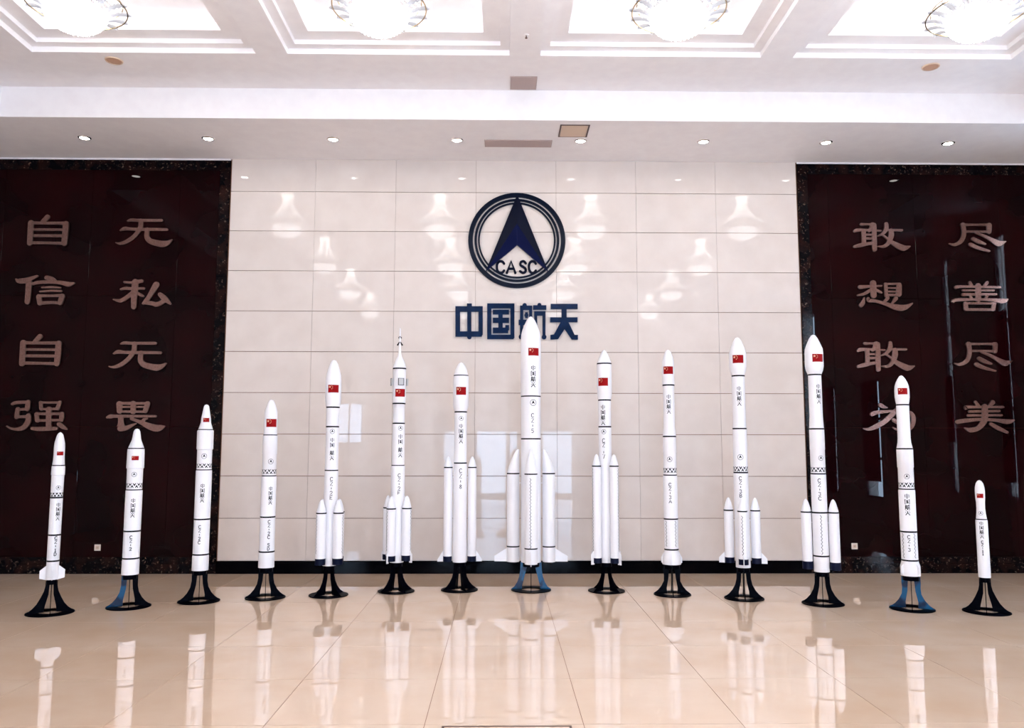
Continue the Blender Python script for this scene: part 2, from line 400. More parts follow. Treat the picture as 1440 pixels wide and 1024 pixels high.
# ================================================================ maroon framed panels
def framed(side, x0, x1, label):
    t = empty('framed_wall_panel', ((x0+x1)/2, 0, 0)); tag(t, label, 'wall panel'); c = (x0+x1)/2
    fw = 0.17
    inner = x1 if side < 0 else x0
    a, b = (x0, inner-fw) if side < 0 else (inner+fw, x1)
    z0, z1 = 0.235, 5.905
    # frame strips, cut into stone lengths
    def strip(X0, X1, Z0, Z1, y=-0.012):
        obj('frame_stone', bbox(X0-c+.0008, y, Z0+.0008, X1-c-.0008, 0.017, Z1-.0008, .003), 'emperador', t)
    k = 5; w = (b-a)/k
    for i in range(k): strip(a+i*w, a+(i+1)*w, z1, ZS-.025)
    for i in range(k): strip(a+i*w, a+(i+1)*w, 0.14, z0)
    for i in range(k): strip(a+i*w, a+(i+1)*w, 0.0, 0.14, -0.014)
    si = (inner-fw, inner-.014) if side < 0 else (inner+.014, inner+fw)
    zz = [0.14, 1.5, 2.9, 4.3, z1, ZS-.025]
    for i in range(5): strip(si[0], si[1], zz[i], zz[i+1])
    strip(si[0], si[1], 0.0, 0.14, -0.014)
    # glossy maroon sheets: 1.29 m wide, one horizontal joint
    e = []; xx = -6.23 if side < 0 else 6.05
    v = xx
    while v > a+0.1: e.append(v); v -= 1.29
    v = xx+1.29
    while v < b-0.1: e.append(v); v += 1.29
    e = sorted([a]+e+[b])
    for i in range(len(e)-1):
        for q0, q1 in ((z0, 2.085), (2.085, 4.0), (4.0, z1)):
            obj('maroon_sheet', bbox(e[i]-c+.001, -0.010, q0+.001, e[i+1]-c-.001, 0.017, q1-.001, .0015), 'red', t)
    return t
framed(-1, XL+.002, WL, 'glossy maroon wall panel in dark marble frame, left of the cream marble')
framed(1, WR, XR-.002, 'glossy maroon wall panel in dark marble frame, right of the cream marble')

# ================================================================ lettering on the walls
DATA = {
 'POS': {
  'zi': [-6.844, 4.975],
  'wu': [-5.429, 4.956],
  'si': [-5.419, 4.025],
  'wei4': [-5.422, 2.239],
  'xin': [-6.842, 4.083],
  'qiang': [-6.831, 2.241],
  'gan': [5.536, 4.937],
  'xiang': [5.541, 4.045],
  'wei2': [5.511, 2.235],
  'jin': [6.957, 3.124],
  'shan': [6.965, 4.041],
  'mei': [6.94, 2.242],
  'zi_b': [-6.847, 3.192],
  'wu_b': [-5.435, 3.122],
  'gan_b': [5.511, 3.138],
  'jin_b': [6.974, 4.926]},
 'BLUE': {
  'zhong': [
   [[-0.658, 3.904], [-0.586, 3.904], [-0.586, 3.841], [-0.658, 3.841]],
   [[-0.654, 3.841], [-0.593, 3.841], [-0.59, 3.394], [-0.65, 3.394]],
   [[-0.587, 3.405], [-0.591, 3.388], [-0.603, 3.376], [-0.62, 3.372], [-0.637, 3.376], [-0.649, 3.388], [-0.653, 3.405], [-0.649, 3.422], [-0.637, 3.434], [-0.62, 3.439], [-0.604, 3.434], [-0.592, 3.422]],
   [[-0.828, 3.861], [-0.759, 3.862], [-0.755, 3.41], [-0.824, 3.41]],
   [[-0.488, 3.863], [-0.425, 3.863], [-0.423, 3.443], [-0.444, 3.415], [-0.485, 3.411]],
   [[-0.828, 3.861], [-0.425, 3.863], [-0.425, 3.781], [-0.827, 3.78]],
   [[-0.825, 3.488], [-0.439, 3.489], [-0.438, 3.411], [-0.824, 3.41]]],
  'guo': [
   [[-0.36, 3.905], [-0.298, 3.905], [-0.296, 3.374], [-0.358, 3.374]],
   [[-0.018, 3.906], [0.042, 3.907], [0.042, 3.396], [0.022, 3.375], [-0.017, 3.375]],
   [[-0.36, 3.905], [0.042, 3.907], [0.042, 3.832], [-0.36, 3.831]],
   [[-0.358, 3.439], [0.028, 3.441], [0.029, 3.375], [-0.358, 3.374]],
   [[-0.277, 3.811], [-0.038, 3.812], [-0.038, 3.742], [-0.277, 3.741]],
   [[-0.276, 3.692], [-0.038, 3.693], [-0.038, 3.616], [-0.276, 3.615]],
   [[-0.276, 3.546], [-0.049, 3.546], [-0.049, 3.463], [-0.275, 3.462]],
   [[-0.196, 3.812], [-0.131, 3.812], [-0.13, 3.462], [-0.195, 3.462]],
   [[-0.093, 3.584], [-0.038, 3.584], [-0.038, 3.507], [-0.093, 3.507]]],
  'hang': [
   [[0.225, 3.879], [0.221, 3.862], [0.208, 3.85], [0.192, 3.845], [0.175, 3.85], [0.163, 3.862], [0.158, 3.879], [0.163, 3.896], [0.175, 3.908], [0.192, 3.913], [0.208, 3.908], [0.221, 3.896]],
   [[0.125, 3.875], [0.303, 3.875], [0.303, 3.809], [0.125, 3.809]],
   [[0.125, 3.875], [0.172, 3.875], [0.172, 3.431], [0.125, 3.431]],
   [[0.258, 3.875], [0.303, 3.875], [0.302, 3.425], [0.258, 3.425]],
   [[0.182, 3.41], [0.177, 3.391], [0.163, 3.377], [0.143, 3.371], [0.124, 3.376], [0.11, 3.391], [0.104, 3.41], [0.11, 3.43], [0.124, 3.444], [0.143, 3.449], [0.163, 3.444], [0.177, 3.43]],
   [[0.308, 3.408], [0.303, 3.391], [0.291, 3.379], [0.274, 3.374], [0.258, 3.379], [0.246, 3.391], [0.241, 3.408], [0.246, 3.425], [0.258, 3.437], [0.274, 3.441], [0.291, 3.437], [0.303, 3.425]],
   [[0.104, 3.664], [0.302, 3.665], [0.302, 3.585], [0.104, 3.585]],
   [[0.248, 3.732], [0.244, 3.717], [0.233, 3.705], [0.218, 3.701], [0.203, 3.705], [0.192, 3.716], [0.187, 3.732], [0.192, 3.747], [0.203, 3.759], [0.218, 3.763], [0.233, 3.759], [0.244, 3.747]],
   [[0.199, 3.774], [0.239, 3.774], [0.239, 3.69], [0.199, 3.69]],
   [[0.317, 3.88], [0.511, 3.88], [0.511, 3.814], [0.316, 3.814]],
   [[0.44, 3.884], [0.436, 3.869], [0.425, 3.857], [0.409, 3.853], [0.394, 3.857], [0.383, 3.869], [0.379, 3.884], [0.383, 3.899], [0.394, 3.911], [0.41, 3.915], [0.425, 3.911], [0.436, 3.9]],
   [[0.333, 3.791], [0.5, 3.792], [0.499, 3.726], [0.333, 3.725]],
   [[0.455, 3.792], [0.5, 3.792], [0.498, 3.411], [0.454, 3.411]],
   [[0.333, 3.791], [0.377, 3.791], [0.377, 3.453], [0.333, 3.453]],
   [[0.514, 3.409], [0.509, 3.391], [0.496, 3.377], [0.478, 3.372], [0.46, 3.377], [0.446, 3.39], [0.442, 3.408], [0.447, 3.427], [0.46, 3.44], [0.478, 3.445], [0.496, 3.44], [0.509, 3.427]],
   [[0.377, 3.425], [0.372, 3.405], [0.357, 3.391], [0.338, 3.386], [0.319, 3.391], [0.305, 3.405], [0.299, 3.425], [0.305, 3.444], [0.319, 3.459], [0.338, 3.464], [0.357, 3.459], [0.372, 3.444]],
   [[0.237, 3.501], [0.234, 3.49], [0.226, 3.482], [0.215, 3.479], [0.204, 3.482], [0.196, 3.49], [0.193, 3.501], [0.196, 3.512], [0.204, 3.52], [0.215, 3.523], [0.226, 3.521], [0.234, 3.512]]],
  'tian': [
   [[0.576, 3.902], [0.975, 3.903], [0.974, 3.826], [0.576, 3.824]],
   [[0.569, 3.701], [0.971, 3.702], [0.97, 3.629], [0.568, 3.628]],
   [[0.736, 3.846], [0.812, 3.846], [0.811, 3.636], [0.735, 3.636]],
   [[0.728, 3.643], [0.811, 3.643], [0.797, 3.552], [0.685, 3.377], [0.57, 3.37], [0.57, 3.439], [0.623, 3.447]],
   [[0.749, 3.643], [0.832, 3.643], [0.927, 3.441], [0.976, 3.441], [0.975, 3.371], [0.886, 3.371], [0.762, 3.552]]]},
 'EMB': {
  'c': [0.077, 4.86],
  'r': [0.723, 0.656, 0.631, 0.596, 0.577, 0.552],
  'arrow': [[0.082, 5.556], [-0.387, 4.383], [0.082, 4.784], [0.545, 4.382], [0.077, 5.101]],
  'txt': [[-0.227, 4.542], [-0.103, 4.367], [-0.071, 4.543], [0.055, 4.367], [0.117, 4.544], [0.219, 4.368], [0.249, 4.544], [0.367, 4.369]]},
 'RK': [
  {
   'k': '1D',
   'x': -5.042,
   'y': -2.718,
   'a': -28.4,
   'R': 0.239,
   'lab': '',
   'prof': [[0.0, 1.959], [0.0165, 1.95], [0.0303, 1.929], [0.0427, 1.882], [0.0523, 1.837], [0.055, 1.793], [0.0549, 1.699], [0.0569, 1.652], [0.061, 1.599], [0.061, 1.59], [0.0658, 1.582], [0.0678, 1.49], [0.063, 1.485], [0.0607, 1.253], [0.0607, 1.243], [0.062, 1.232], [0.0614, 0.549], [0.0613, 0.363]],
   'bands': [1.59, 1.243, 0.839, 0.56],
   'col': 0.363,
   'flag': [10.9, 1.724, 0.034, 0.021],
   'emb': [10.9, 1.35, 0.0225],
   'tri': [1.296, 1.255],
   't1': [20.2, 1.186, 0.997],
   'gap': False,
   't2': ['CZ-1D', 15.5, 0.824, 0.617],
   'rot': 0,
   'zig': [],
   'fins': [0.121, 0.518, 0.458, 0.374],
   'extra': None,
   'legs': []},
  {
   'k': '2',
   'x': -4.348,
   'y': -2.382,
   'a': -24.1,
   'R': 0.237,
   'lab': '',
   'prof': [[0.0, 2.007], [0.0223, 1.998], [0.0349, 1.973], [0.0424, 1.927], [0.049, 1.88], [0.0579, 1.855], [0.0838, 1.787], [0.0853, 1.777], [0.0905, 1.765], [0.0939, 1.555], [0.0858, 1.55], [0.084, 1.32], [0.084, 1.308], [0.0899, 1.296], [0.089, 0.519], [0.0919, 0.514], [0.0917, 0.365]],
   'bands': [1.777, 1.308, 0.847, 0.543],
   'col': 0.365,
   'flag': [-3.2, 1.67, 0.038, 0.024],
   'emb': [-5.4, 1.485, 0.0266],
   'tri': [1.386, 1.334],
   't1': [-2.5, 1.215, 1.003],
   'gap': False,
   't2': ['CZ-2', -5.4, 0.799, 0.636],
   'rot': 0,
   'zig': [],
   'extra': None,
   'legs': [0]},
  {
   'k': '2C',
   'x': -3.678,
   'y': -2.061,
   'a': -20.0,
   'R': 0.236,
   'lab': '',
   'prof': [[0.0, 2.304], [0.0199, 2.296], [0.0303, 2.277], [0.0422, 2.209], [0.0541, 2.141], [0.0588, 2.082], [0.081, 2.01], [0.0826, 1.999], [0.0929, 1.988], [0.0942, 1.771], [0.0847, 1.765], [0.0845, 1.538], [0.0845, 1.525], [0.0908, 1.513], [0.0897, 0.53], [0.0928, 0.522], [0.0926, 0.362]],
   'bands': [1.999, 1.525, 0.952, 0.544],
   'col': 0.362,
   'flag': [3.7, 2.116, 0.037, 0.025],
   'emb': [-3.4, 1.689, 0.0293],
   'tri': [1.601, 1.55],
   't1': [-5.4, 1.366, 1.15],
   'gap': False,
   't2': ['CZ-2C', -14.0, 0.884, 0.67],
   'rot': 0,
   'zig': [],
   'extra': None,
   'legs': []},
  {
   'k': '2CSD',
   'x': -2.971,
   'y': -1.832,
   'a': -15.8,
   'R': 0.236,
   'lab': '',
   'prof': [[0.0, 2.377], [0.0234, 2.368], [0.0402, 2.342], [0.0669, 2.263], [0.0769, 2.22], [0.0792, 2.046], [0.08, 1.951], [0.0808, 1.94], [0.0866, 1.929], [0.0872, 1.713], [0.0831, 1.707], [0.0828, 1.461], [0.0828, 1.447], [0.0886, 1.433], [0.0886, 0.559], [0.0918, 0.547], [0.0933, 0.361]],
   'bands': [1.94, 1.447, 0.958, 0.547],
   'col': 0.361,
   'flag': [8.8, 2.088, 0.067, 0.049],
   'emb': [11.2, 1.622, 0.0307],
   'tri': [1.528, 1.472],
   't1': [15.9, 1.322, 1.109],
   'gap': False,
   't2': ['CZ-2C SD', 11.8, 0.922, 0.567],
   'rot': 0,
   'zig': [],
   'extra': None,
   'legs': []},
  {
   'k': '2E',
   'x': -2.246,
   'y': -1.685,
   'a': -11.7,
   'R': 0.236,
   'lab': '',
   'prof': [[0.0, 2.884], [0.0279, 2.873], [0.0487, 2.833], [0.0722, 2.761], [0.0904, 2.69], [0.0964, 2.627], [0.097, 2.387], [0.0865, 2.316], [0.0813, 2.289], [0.0796, 2.276], [0.0794, 2.048], [0.0807, 1.51], [0.0841, 1.498], [0.0831, 0.361]],
   'bands': [2.289, 2.048, 1.51],
   'col': 0.361,
   'flag': [-0.1, 2.517, 0.069, 0.048],
   'emb': [0.0, 1.989, 0.0285],
   'tri': None,
   't1': [0.6, 1.91, 1.638],
   'gap': True,
   't2': ['CZ-2E', 2.3, 1.429, 1.159],
   'rot': 40,
   'zig': [],
   'boost': {
    'angs': [-51, 44, 129, 224],
    'r': 0.0614,
    'd': 0.1391,
    'top': 1.157,
    'bands': [0.997],
    'bot': 0.454,
    'nav': 0.378,
    'fin': None,
    'skew': 0,
    'zig': 1},
   'extra': None,
   'legs': []},
  {
   'k': '2F',
   'x': -1.458,
   'y': -1.424,
   'a': -7.2,
   'R': 0.229,
   'lab': '',
   'prof': [[0.0, 3.328], [0.0073, 3.324], [0.0091, 3.24], [0.0127, 3.129], [0.0172, 3.0], [0.0308, 2.954], [0.0526, 2.908], [0.0725, 2.862], [0.0843, 2.811], [0.0852, 2.8], [0.0815, 2.788], [0.084, 2.541], [0.0812, 2.367], [0.0812, 2.351], [0.0739, 2.34], [0.0738, 2.108], [0.0774, 2.098], [0.0792, 2.085], [0.0796, 1.572], [0.0805, 1.564], [0.0877, 1.554], [0.0866, 0.363]],
   'bands': [2.8, 2.351, 2.098, 1.564],
   'col': 0.363,
   'flag': [11.7, 2.486, 0.069, 0.05],
   'emb': [17.4, 2.037, 0.0288],
   'tri': None,
   't1': [18.6, 1.959, 1.67],
   'gap': True,
   't2': ['CZ-2F', 10.9, 1.464, 1.205],
   'rot': 30,
   'zig': [],
   'boost': {
    'angs': [57, -33, -123, 147],
    'r': 0.0587,
    'd': 0.1406,
    'top': 1.187,
    'bands': [1.032],
    'bot': 0.454,
    'nav': 0.386,
    'fin': [0.085, 0.515, 0.472, 0.366],
    'skew': 0,
    'zig': 1},
   'extra': 'escape',
   'legs': []},
  {
   'k': '8',
   'x': -0.672,
   'y': -1.329,
   'a': -2.9,
   'R': 0.233,
   'lab': '',
   'prof': [[0.0, 2.896], [0.0277, 2.883], [0.0554, 2.846], [0.0765, 2.799], [0.0903, 2.734], [0.094, 2.718], [0.0995, 2.706], [0.0991, 2.319], [0.0807, 2.264], [0.0798, 2.249], [0.0793, 1.606], [0.082, 1.595], [0.0847, 1.579], [0.0883, 0.397], [0.0882, 0.353]],
   'bands': [2.718, 2.249, 1.595],
   'col': 0.353,
   'flag': [2.3, 2.517, 0.068, 0.051],
   'emb': [5.5, 2.164, 0.0275],
   'tri': None,
   't1': [3.9, 2.094, 1.847],
   'gap': False,
   't2': ['CZ-8', 3.0, 1.525, 1.272],
   'rot': 22,
   'zig': [],
   'boost': {
    'angs': [-90, 90],
    'r': 0.0547,
    'd': 0.1539,
    'top': 1.679,
    'bands': [1.539],
    'bot': 0.423,
    'nav': 0.357,
    'fin': [0.128, 0.512, 0.379, 0.356],
    'skew': 0,
    'zig': 0},
   'extra': None,
   'legs': []},
  {
   'k': '5',
   'x': 0.234,
   'y': -1.334,
   'a': 2.1,
   'R': 0.254,
   'lab': '',
   'prof': [[0.0, 3.502], [0.0205, 3.493], [0.0512, 3.455], [0.079, 3.399], [0.1087, 3.324], [0.1253, 3.258], [0.1317, 3.174], [0.1308, 2.468], [0.1271, 2.452], [0.1265, 1.905], [0.1283, 1.89], [0.1264, 0.397], [0.1263, 0.344]],
   'bands': [2.452, 1.905],
   'col': 0.326,
   'flag': [17.7, 3.022, 0.073, 0.05],
   'emb': [14.0, 2.366, 0.0387],
   'tri': None,
   't1': [13.8, 2.843, 2.565],
   'gap': False,
   't2': ['CZ-5', 10.5, 2.228, 1.981],
   'rot': 0,
   'zig': [],
   'boost': {
    'angs': [0, 90, 180, 270],
    'r': 0.0803,
    'd': 0.2281,
    'top': 1.771,
    'bands': [1.463, 0.546],
    'bot': 0.355,
    'nav': None,
    'fin': [0.237, 0.53, 0.424, 0.356],
    'skew': 1,
    'zig': 2},
   'extra': None,
   'legs': [0, 1]},
  {
   'k': '7',
   'x': 1.18,
   'y': -1.415,
   'a': 7.3,
   'R': 0.231,
   'lab': '',
   'prof': [[0.0, 3.052], [0.0256, 3.036], [0.0503, 2.99], [0.0731, 2.934], [0.0895, 2.883], [0.0932, 2.871], [0.0941, 2.86], [0.0937, 2.465], [0.0818, 2.414], [0.0809, 2.4], [0.0806, 2.059], [0.0824, 2.045], [0.081, 0.359]],
   'bands': [2.871, 2.4, 2.059],
   'col': 0.359,
   'flag': [-12.6, 2.632, 0.069, 0.052],
   'emb': [-10.6, 1.996, 0.029],
   'tri': None,
   't1': [-15.8, 2.336, 2.081],
   'gap': False,
   't2': ['CZ-7', -12.2, 1.908, 1.655],
   'rot': 45,
   'zig': [],
   'boost': {
    'angs': [-52, 52, 128, -128],
    'r': 0.0568,
    'd': 0.1406,
    'top': 1.71,
    'bands': [1.561],
    'bot': 0.421,
    'nav': 0.357,
    'fin': [0.095, 0.522, 0.469, 0.342],
    'skew': 0,
    'zig': 1},
   'extra': None,
   'legs': []},
  {
   'k': '3A',
   'x': 1.956,
   'y': -1.665,
   'a': 11.8,
   'R': 0.227,
   'lab': '',
   'prof': [[0.0, 3.027], [0.0221, 3.018], [0.0397, 2.991], [0.0618, 2.927], [0.0723, 2.873], [0.0756, 2.594], [0.073, 2.576], [0.0703, 2.563], [0.07, 2.058], [0.0769, 2.005], [0.0804, 1.947], [0.0804, 1.934], [0.0837, 1.739], [0.0811, 1.73], [0.0808, 1.466], [0.0817, 1.455], [0.0869, 1.44], [0.0861, 0.536], [0.0946, 0.501], [0.1118, 0.441], [0.1134, 0.372]],
   'bands': [2.576, 1.934, 1.455, 0.92, 0.55],
   'col': 0.372,
   'flag': [0.9, 2.762, 0.067, 0.048],
   'emb': [-1.7, 1.651, 0.0305],
   'tri': [1.545, 1.484],
   't1': [-0.4, 2.455, 2.218],
   'gap': False,
   't2': ['CZ-3A', -2.0, 1.361, 1.116],
   'rot': 4,
   'zig': [[-41.8, 0.899, 0.587], [37.6, 0.899, 0.587]],
   'fins': [0.127, 0.518, 0.449, 0.389],
   'extra': None,
   'legs': []},
  {
   'k': '3B',
   'x': 2.763,
   'y': -1.925,
   'a': 16.5,
   'R': 0.233,
   'lab': '',
   'prof': [[0.0, 3.152], [0.0237, 3.144], [0.0508, 3.104], [0.0693, 3.06], [0.0845, 3.016], [0.1014, 2.954], [0.1029, 2.795], [0.0969, 2.742], [0.0792, 2.685], [0.0775, 2.672], [0.0775, 2.655], [0.0771, 2.183], [0.0803, 2.044], [0.0819, 2.027], [0.0836, 2.01], [0.0848, 1.497], [0.0873, 1.484], [0.087, 0.371]],
   'bands': [2.672, 2.027, 1.497],
   'col': 0.371,
   'flag': [2.7, 2.874, 0.068, 0.05],
   'emb': [0.8, 1.682, 0.0325],
   'tri': [1.57, 1.51],
   't1': [4.8, 2.541, 2.305],
   'gap': False,
   't2': ['CZ-3B', -3.8, 1.45, 1.202],
   'rot': 4,
   'zig': [],
   'boost': {
    'angs': [2, 92, 182, 272],
    'r': 0.0562,
    'd': 0.1555,
    'top': 1.194,
    'bands': [1.043],
    'bot': 0.484,
    'nav': 0.417,
    'fin': [0.124, 0.56, 0.476, 0.417],
    'skew': 0,
    'zig': 2},
   'extra': None,
   'legs': []},
  {
   'k': '3C',
   'x': 3.578,
   'y': -2.259,
   'a': 21.4,
   'R': 0.234,
   'lab': '',
   'prof': [[0.0, 3.143], [0.0239, 3.132], [0.0478, 3.097], [0.0756, 3.037], [0.1018, 2.969], [0.1049, 2.918], [0.1055, 2.764], [0.0967, 2.713], [0.0776, 2.666], [0.0761, 2.659], [0.0737, 2.645], [0.0748, 2.172], [0.0818, 2.029], [0.0825, 2.018], [0.0841, 2.004], [0.0854, 1.779], [0.0823, 1.77], [0.0828, 1.504], [0.0828, 1.493], [0.0859, 1.479], [0.0871, 0.37]],
   'bands': [2.659, 2.018, 1.493, 1.046, 0.549],
   'col': 0.37,
   'flag': [26.8, 2.853, 0.068, 0.047],
   'emb': [25.9, 1.677, 0.0282],
   'tri': [1.571, 1.513],
   't1': [29.6, 2.543, 2.315],
   'gap': False,
   't2': ['CZ-3C', 5.6, 1.438, 1.19],
   'rot': 0,
   'zig': [[8.0, 1.018, 0.569]],
   'boost': {
    'angs': [-90, 90],
    'r': 0.0591,
    'd': 0.15,
    'top': 1.199,
    'bands': [1.047],
    'bot': 0.48,
    'nav': 0.391,
    'fin': None,
    'skew': 0,
    'zig': 0},
   'extra': None,
   'legs': []},
  {
   'k': '3',
   'x': 4.457,
   'y': -2.572,
   'a': 26.6,
   'R': 0.235,
   'lab': '',
   'prof': [[0.0, 2.628], [0.0184, 2.62], [0.0406, 2.587], [0.0612, 2.546], [0.0737, 2.505], [0.0788, 2.456], [0.0787, 2.374], [0.072, 2.325], [0.0661, 2.296], [0.0654, 2.287], [0.0676, 2.276], [0.0673, 1.91], [0.0716, 1.853], [0.0832, 1.797], [0.0839, 1.786], [0.0869, 1.773], [0.0859, 1.579], [0.0815, 1.573], [0.0813, 1.343], [0.0813, 1.331], [0.0871, 1.315], [0.0862, 0.539], [0.0883, 0.523], [0.104, 0.476], [0.1039, 0.382]],
   'bands': [2.287, 1.786, 1.331, 0.859, 0.542],
   'col': 0.374,
   'flag': [6.9, 2.441, 0.054, 0.037],
   'emb': [6.5, 1.475, 0.0276],
   'tri': [1.407, 1.355],
   't1': [0.5, 1.283, 1.044],
   'gap': False,
   't2': ['CZ-3', -0.0, 0.822, 0.645],
   'rot': 0,
   'zig': [[-43.9, 0.842, 0.57], [40.6, 0.842, 0.57]],
   'fins': [0.133, 0.515, 0.468, 0.397],
   'extra': None,
   'legs': [0, 1]},
  {
   'k': '11',
   'x': 5.199,
   'y': -2.733,
   'a': 30.6,
   'R': 0.239,
   'lab': '',
   'prof': [[0.0, 1.44], [0.0206, 1.43], [0.0365, 1.403], [0.0461, 1.363], [0.0495, 1.324], [0.0481, 1.245], [0.0439, 1.198], [0.0425, 1.128], [0.0459, 1.073], [0.0534, 1.014], [0.0534, 1.006], [0.0595, 0.995], [0.061, 0.378]],
   'bands': [1.006],
   'col': 0.378,
   'flag': [-0.4, 1.268, 0.034, 0.024],
   'emb': [-4.6, 1.077, 0.0219],
   'tri': None,
   't1': [-3.7, 0.987, 0.804],
   'gap': False,
   't2': ['CZ-11', -3.3, 0.777, 0.622],
   'rot': 0,
   'zig': [],
   'extra': None,
   'legs': []}],
 'G': {
  'zi': [
   [[-20, 200, 72], [-87, 126, 61]],
   [[-257, 109, 82], [-255, -48, 82], [-256, -200, 76]],
   [[257, 96, 87], [255, -46, 87], [249, -198, 82]],
   [[-257, 109, 46], [-14, 105, 41], [257, 107, 46]],
   [[-222, 8, 36], [216, 7, 36]],
   [[-217, -85, 41], [222, -85, 41]],
   [[-251, -190, 46], [4, -192, 39], [249, -198, 46]]],
  'wu': [
   [[-255, 165, 22], [-201, 180, 44], [-92, 175, 42], [244, 175, 42]],
   [[-354, 22, 22], [-290, 49, 55], [-195, 42, 44], [-12, 39, 44], [323, 37, 41]],
   [[-59, 166, 69], [-64, 61, 66], [-139, -59, 62], [-251, -146, 58], [-351, -176, 36], [-410, -165, 15]],
   [[42, 32, 69], [40, -73, 73], [90, -136, 80], [186, -166, 87], [281, -180, 91], [353, -161, 65], [410, -120, 22]]],
  'si': [
   [[-267, 176, 33], [-165, 169, 36], [-86, 180, 54], [-14, 192, 54]],
   [[-312, 69, 29], [-248, 84, 43], [-161, 80, 40], [20, 81, 40]],
   [[-108, 177, 94], [-114, 14, 90], [-112, -192, 76]],
   [[-143, 14, 65], [-219, -52, 61], [-311, -101, 54], [-412, -83, 18]],
   [[-71, 14, 43], [-19, -15, 43], [18, -33, 29]],
   [[201, 137, 94], [151, 45, 79], [98, -51, 65], [58, -110, 65], [23, -140, 36]],
   [[44, -129, 50], [138, -136, 58], [211, -154, 65], [275, -135, 65], [331, -95, 58]],
   [[262, -6, 61], [337, -72, 79], [412, -138, 36]]],
  'wei4': [
   [[-249, 174, 78], [-240, 67, 71]],
   [[156, 175, 78], [133, 75, 71]],
   [[-250, 182, 43], [156, 182, 36]],
   [[-50, 182, 71], [-44, 60, 71]],
   [[-226, 130, 25], [123, 131, 25]],
   [[-244, 64, 32], [140, 61, 32]],
   [[-413, -22, 28], [-361, -8, 57], [-276, -4, 43], [279, -3, 32]],
   [[-215, -19, 78], [-210, -104, 82], [-208, -161, 121], [-217, -182, 78]],
   [[-206, -182, 78], [-125, -172, 64], [-56, -139, 43], [6, -111, 14]],
   [[-61, -40, 43], [12, -68, 43], [84, -96, 57], [193, -146, 85], [294, -175, 99], [364, -167, 78], [413, -153, 28]],
   [[159, -39, 28], [117, -54, 43], [91, -89, 43]]],
  'xin': [
   [[-423, 155, 22], [-379, 129, 68], [-271, 137, 79], [-201, 167, 58], [-123, 200, 36]],
   [[-234, 115, 83], [-233, -17, 83], [-237, -179, 79]],
   [[22, 179, 65], [88, 168, 58], [147, 146, 22]],
   [[-174, 86, 43], [-89, 108, 50], [91, 116, 47], [235, 106, 54], [345, 81, 72], [423, 99, 29]],
   [[-41, 31, 22], [95, 39, 32], [225, 31, 22]],
   [[-66, -28, 22], [98, -16, 32], [243, -19, 32]],
   [[-84, -90, 43], [103, -90, 36], [261, -82, 43]],
   [[-76, -105, 72], [-56, -200, 68]],
   [[262, -96, 79], [238, -192, 72]],
   [[-56, -200, 50], [109, -189, 43], [238, -196, 43]]],
  'qiang': [
   [[-372, 168, 39], [-311, 188, 47], [-132, 196, 43]],
   [[-147, 192, 70], [-153, 98, 70]],
   [[-289, 90, 35], [-141, 94, 39]],
   [[-289, 90, 62], [-298, -20, 62]],
   [[-305, -20, 39], [-119, -12, 43]],
   [[-131, -4, 70], [-130, -83, 78], [-187, -169, 70], [-279, -196, 47], [-373, -185, 27], [-429, -153, 16]],
   [[33, 189, 47], [46, 98, 51]],
   [[306, 189, 55], [283, 107, 62]],
   [[25, 189, 31], [314, 189, 31]],
   [[46, 94, 31], [288, 99, 35]],
   [[156, 91, 78], [171, -176, 78]],
   [[-20, 27, 39], [362, 28, 39]],
   [[-12, 20, 62], [1, -67, 62]],
   [[347, 20, 70], [348, -58, 62]],
   [[1, -71, 35], [344, -62, 35]],
   [[-62, -184, 47], [48, -192, 58], [281, -184, 47]],
   [[316, -121, 62], [373, -160, 62], [429, -191, 31]]],
  'gan': [
   [[-302, 188, 41], [-213, 188, 30], [-108, 189, 37]],
   [[-131, 181, 75], [-163, 116, 52], [-187, 86, 45]],
   [[-404, 81, 45], [-366, 96, 52], [-216, 101, 30], [-8, 91, 22]],
   [[-269, 86, 67], [-274, -111, 67]],
   [[-109, 177, 67], [-112, 11, 71], [-118, -193, 71]],
   [[-242, 29, 30], [-145, 29, 30]],
   [[-244, -28, 34], [-147, -27, 34]],
   [[-413, -153, 45], [-301, -126, 60], [-226, -111, 45], [-143, -99, 45]],
   [[75, 193, 60], [72, 125, 67], [20, 49, 45], [-56, 11, 19]],
   [[105, 103, 30], [306, 100, 34]],
   [[141, 88, 75], [138, 12, 82], [95, -94, 60], [26, -148, 45], [-63, -148, 15]],
   [[19, 19, 30], [76, -26, 37], [148, -87, 60], [220, -132, 82], [301, -169, 89], [353, -169, 67], [413, -146, 22]]],
  'xiang': [
   [[-369, 125, 59], [-221, 137, 37], [-43, 145, 22]],
   [[-167, 186, 89], [-167, 89, 89], [-168, -1, 85]],
   [[-208, 81, 44], [-299, 28, 44], [-404, 2, 22]],
   [[-119, 81, 37], [-62, 48, 37], [-44, 40, 19]],
   [[18, 168, 56], [21, -8, 52]],
   [[221, 150, 74], [211, 23, 81]],
   [[18, 175, 30], [233, 176, 33]],
   [[45, 112, 24], [186, 112, 24]],
   [[42, 59, 24], [183, 60, 24]],
   [[25, 7, 33], [218, 8, 37]],
   [[-310, -39, 22], [-335, -113, 59], [-362, -147, 66]],
   [[-251, -53, 52], [-237, -76, 59], [-142, -87, 44], [4, -127, 52], [135, -171, 81], [231, -186, 89], [313, -170, 67], [404, -118, 19]],
   [[46, -34, 44], [7, -75, 44], [-32, -105, 22]],
   [[163, -44, 59], [132, -82, 44], [101, -119, 22]]],
  'wei2': [
   [[-114, 182, 58], [-71, 161, 51], [-13, 143, 15]],
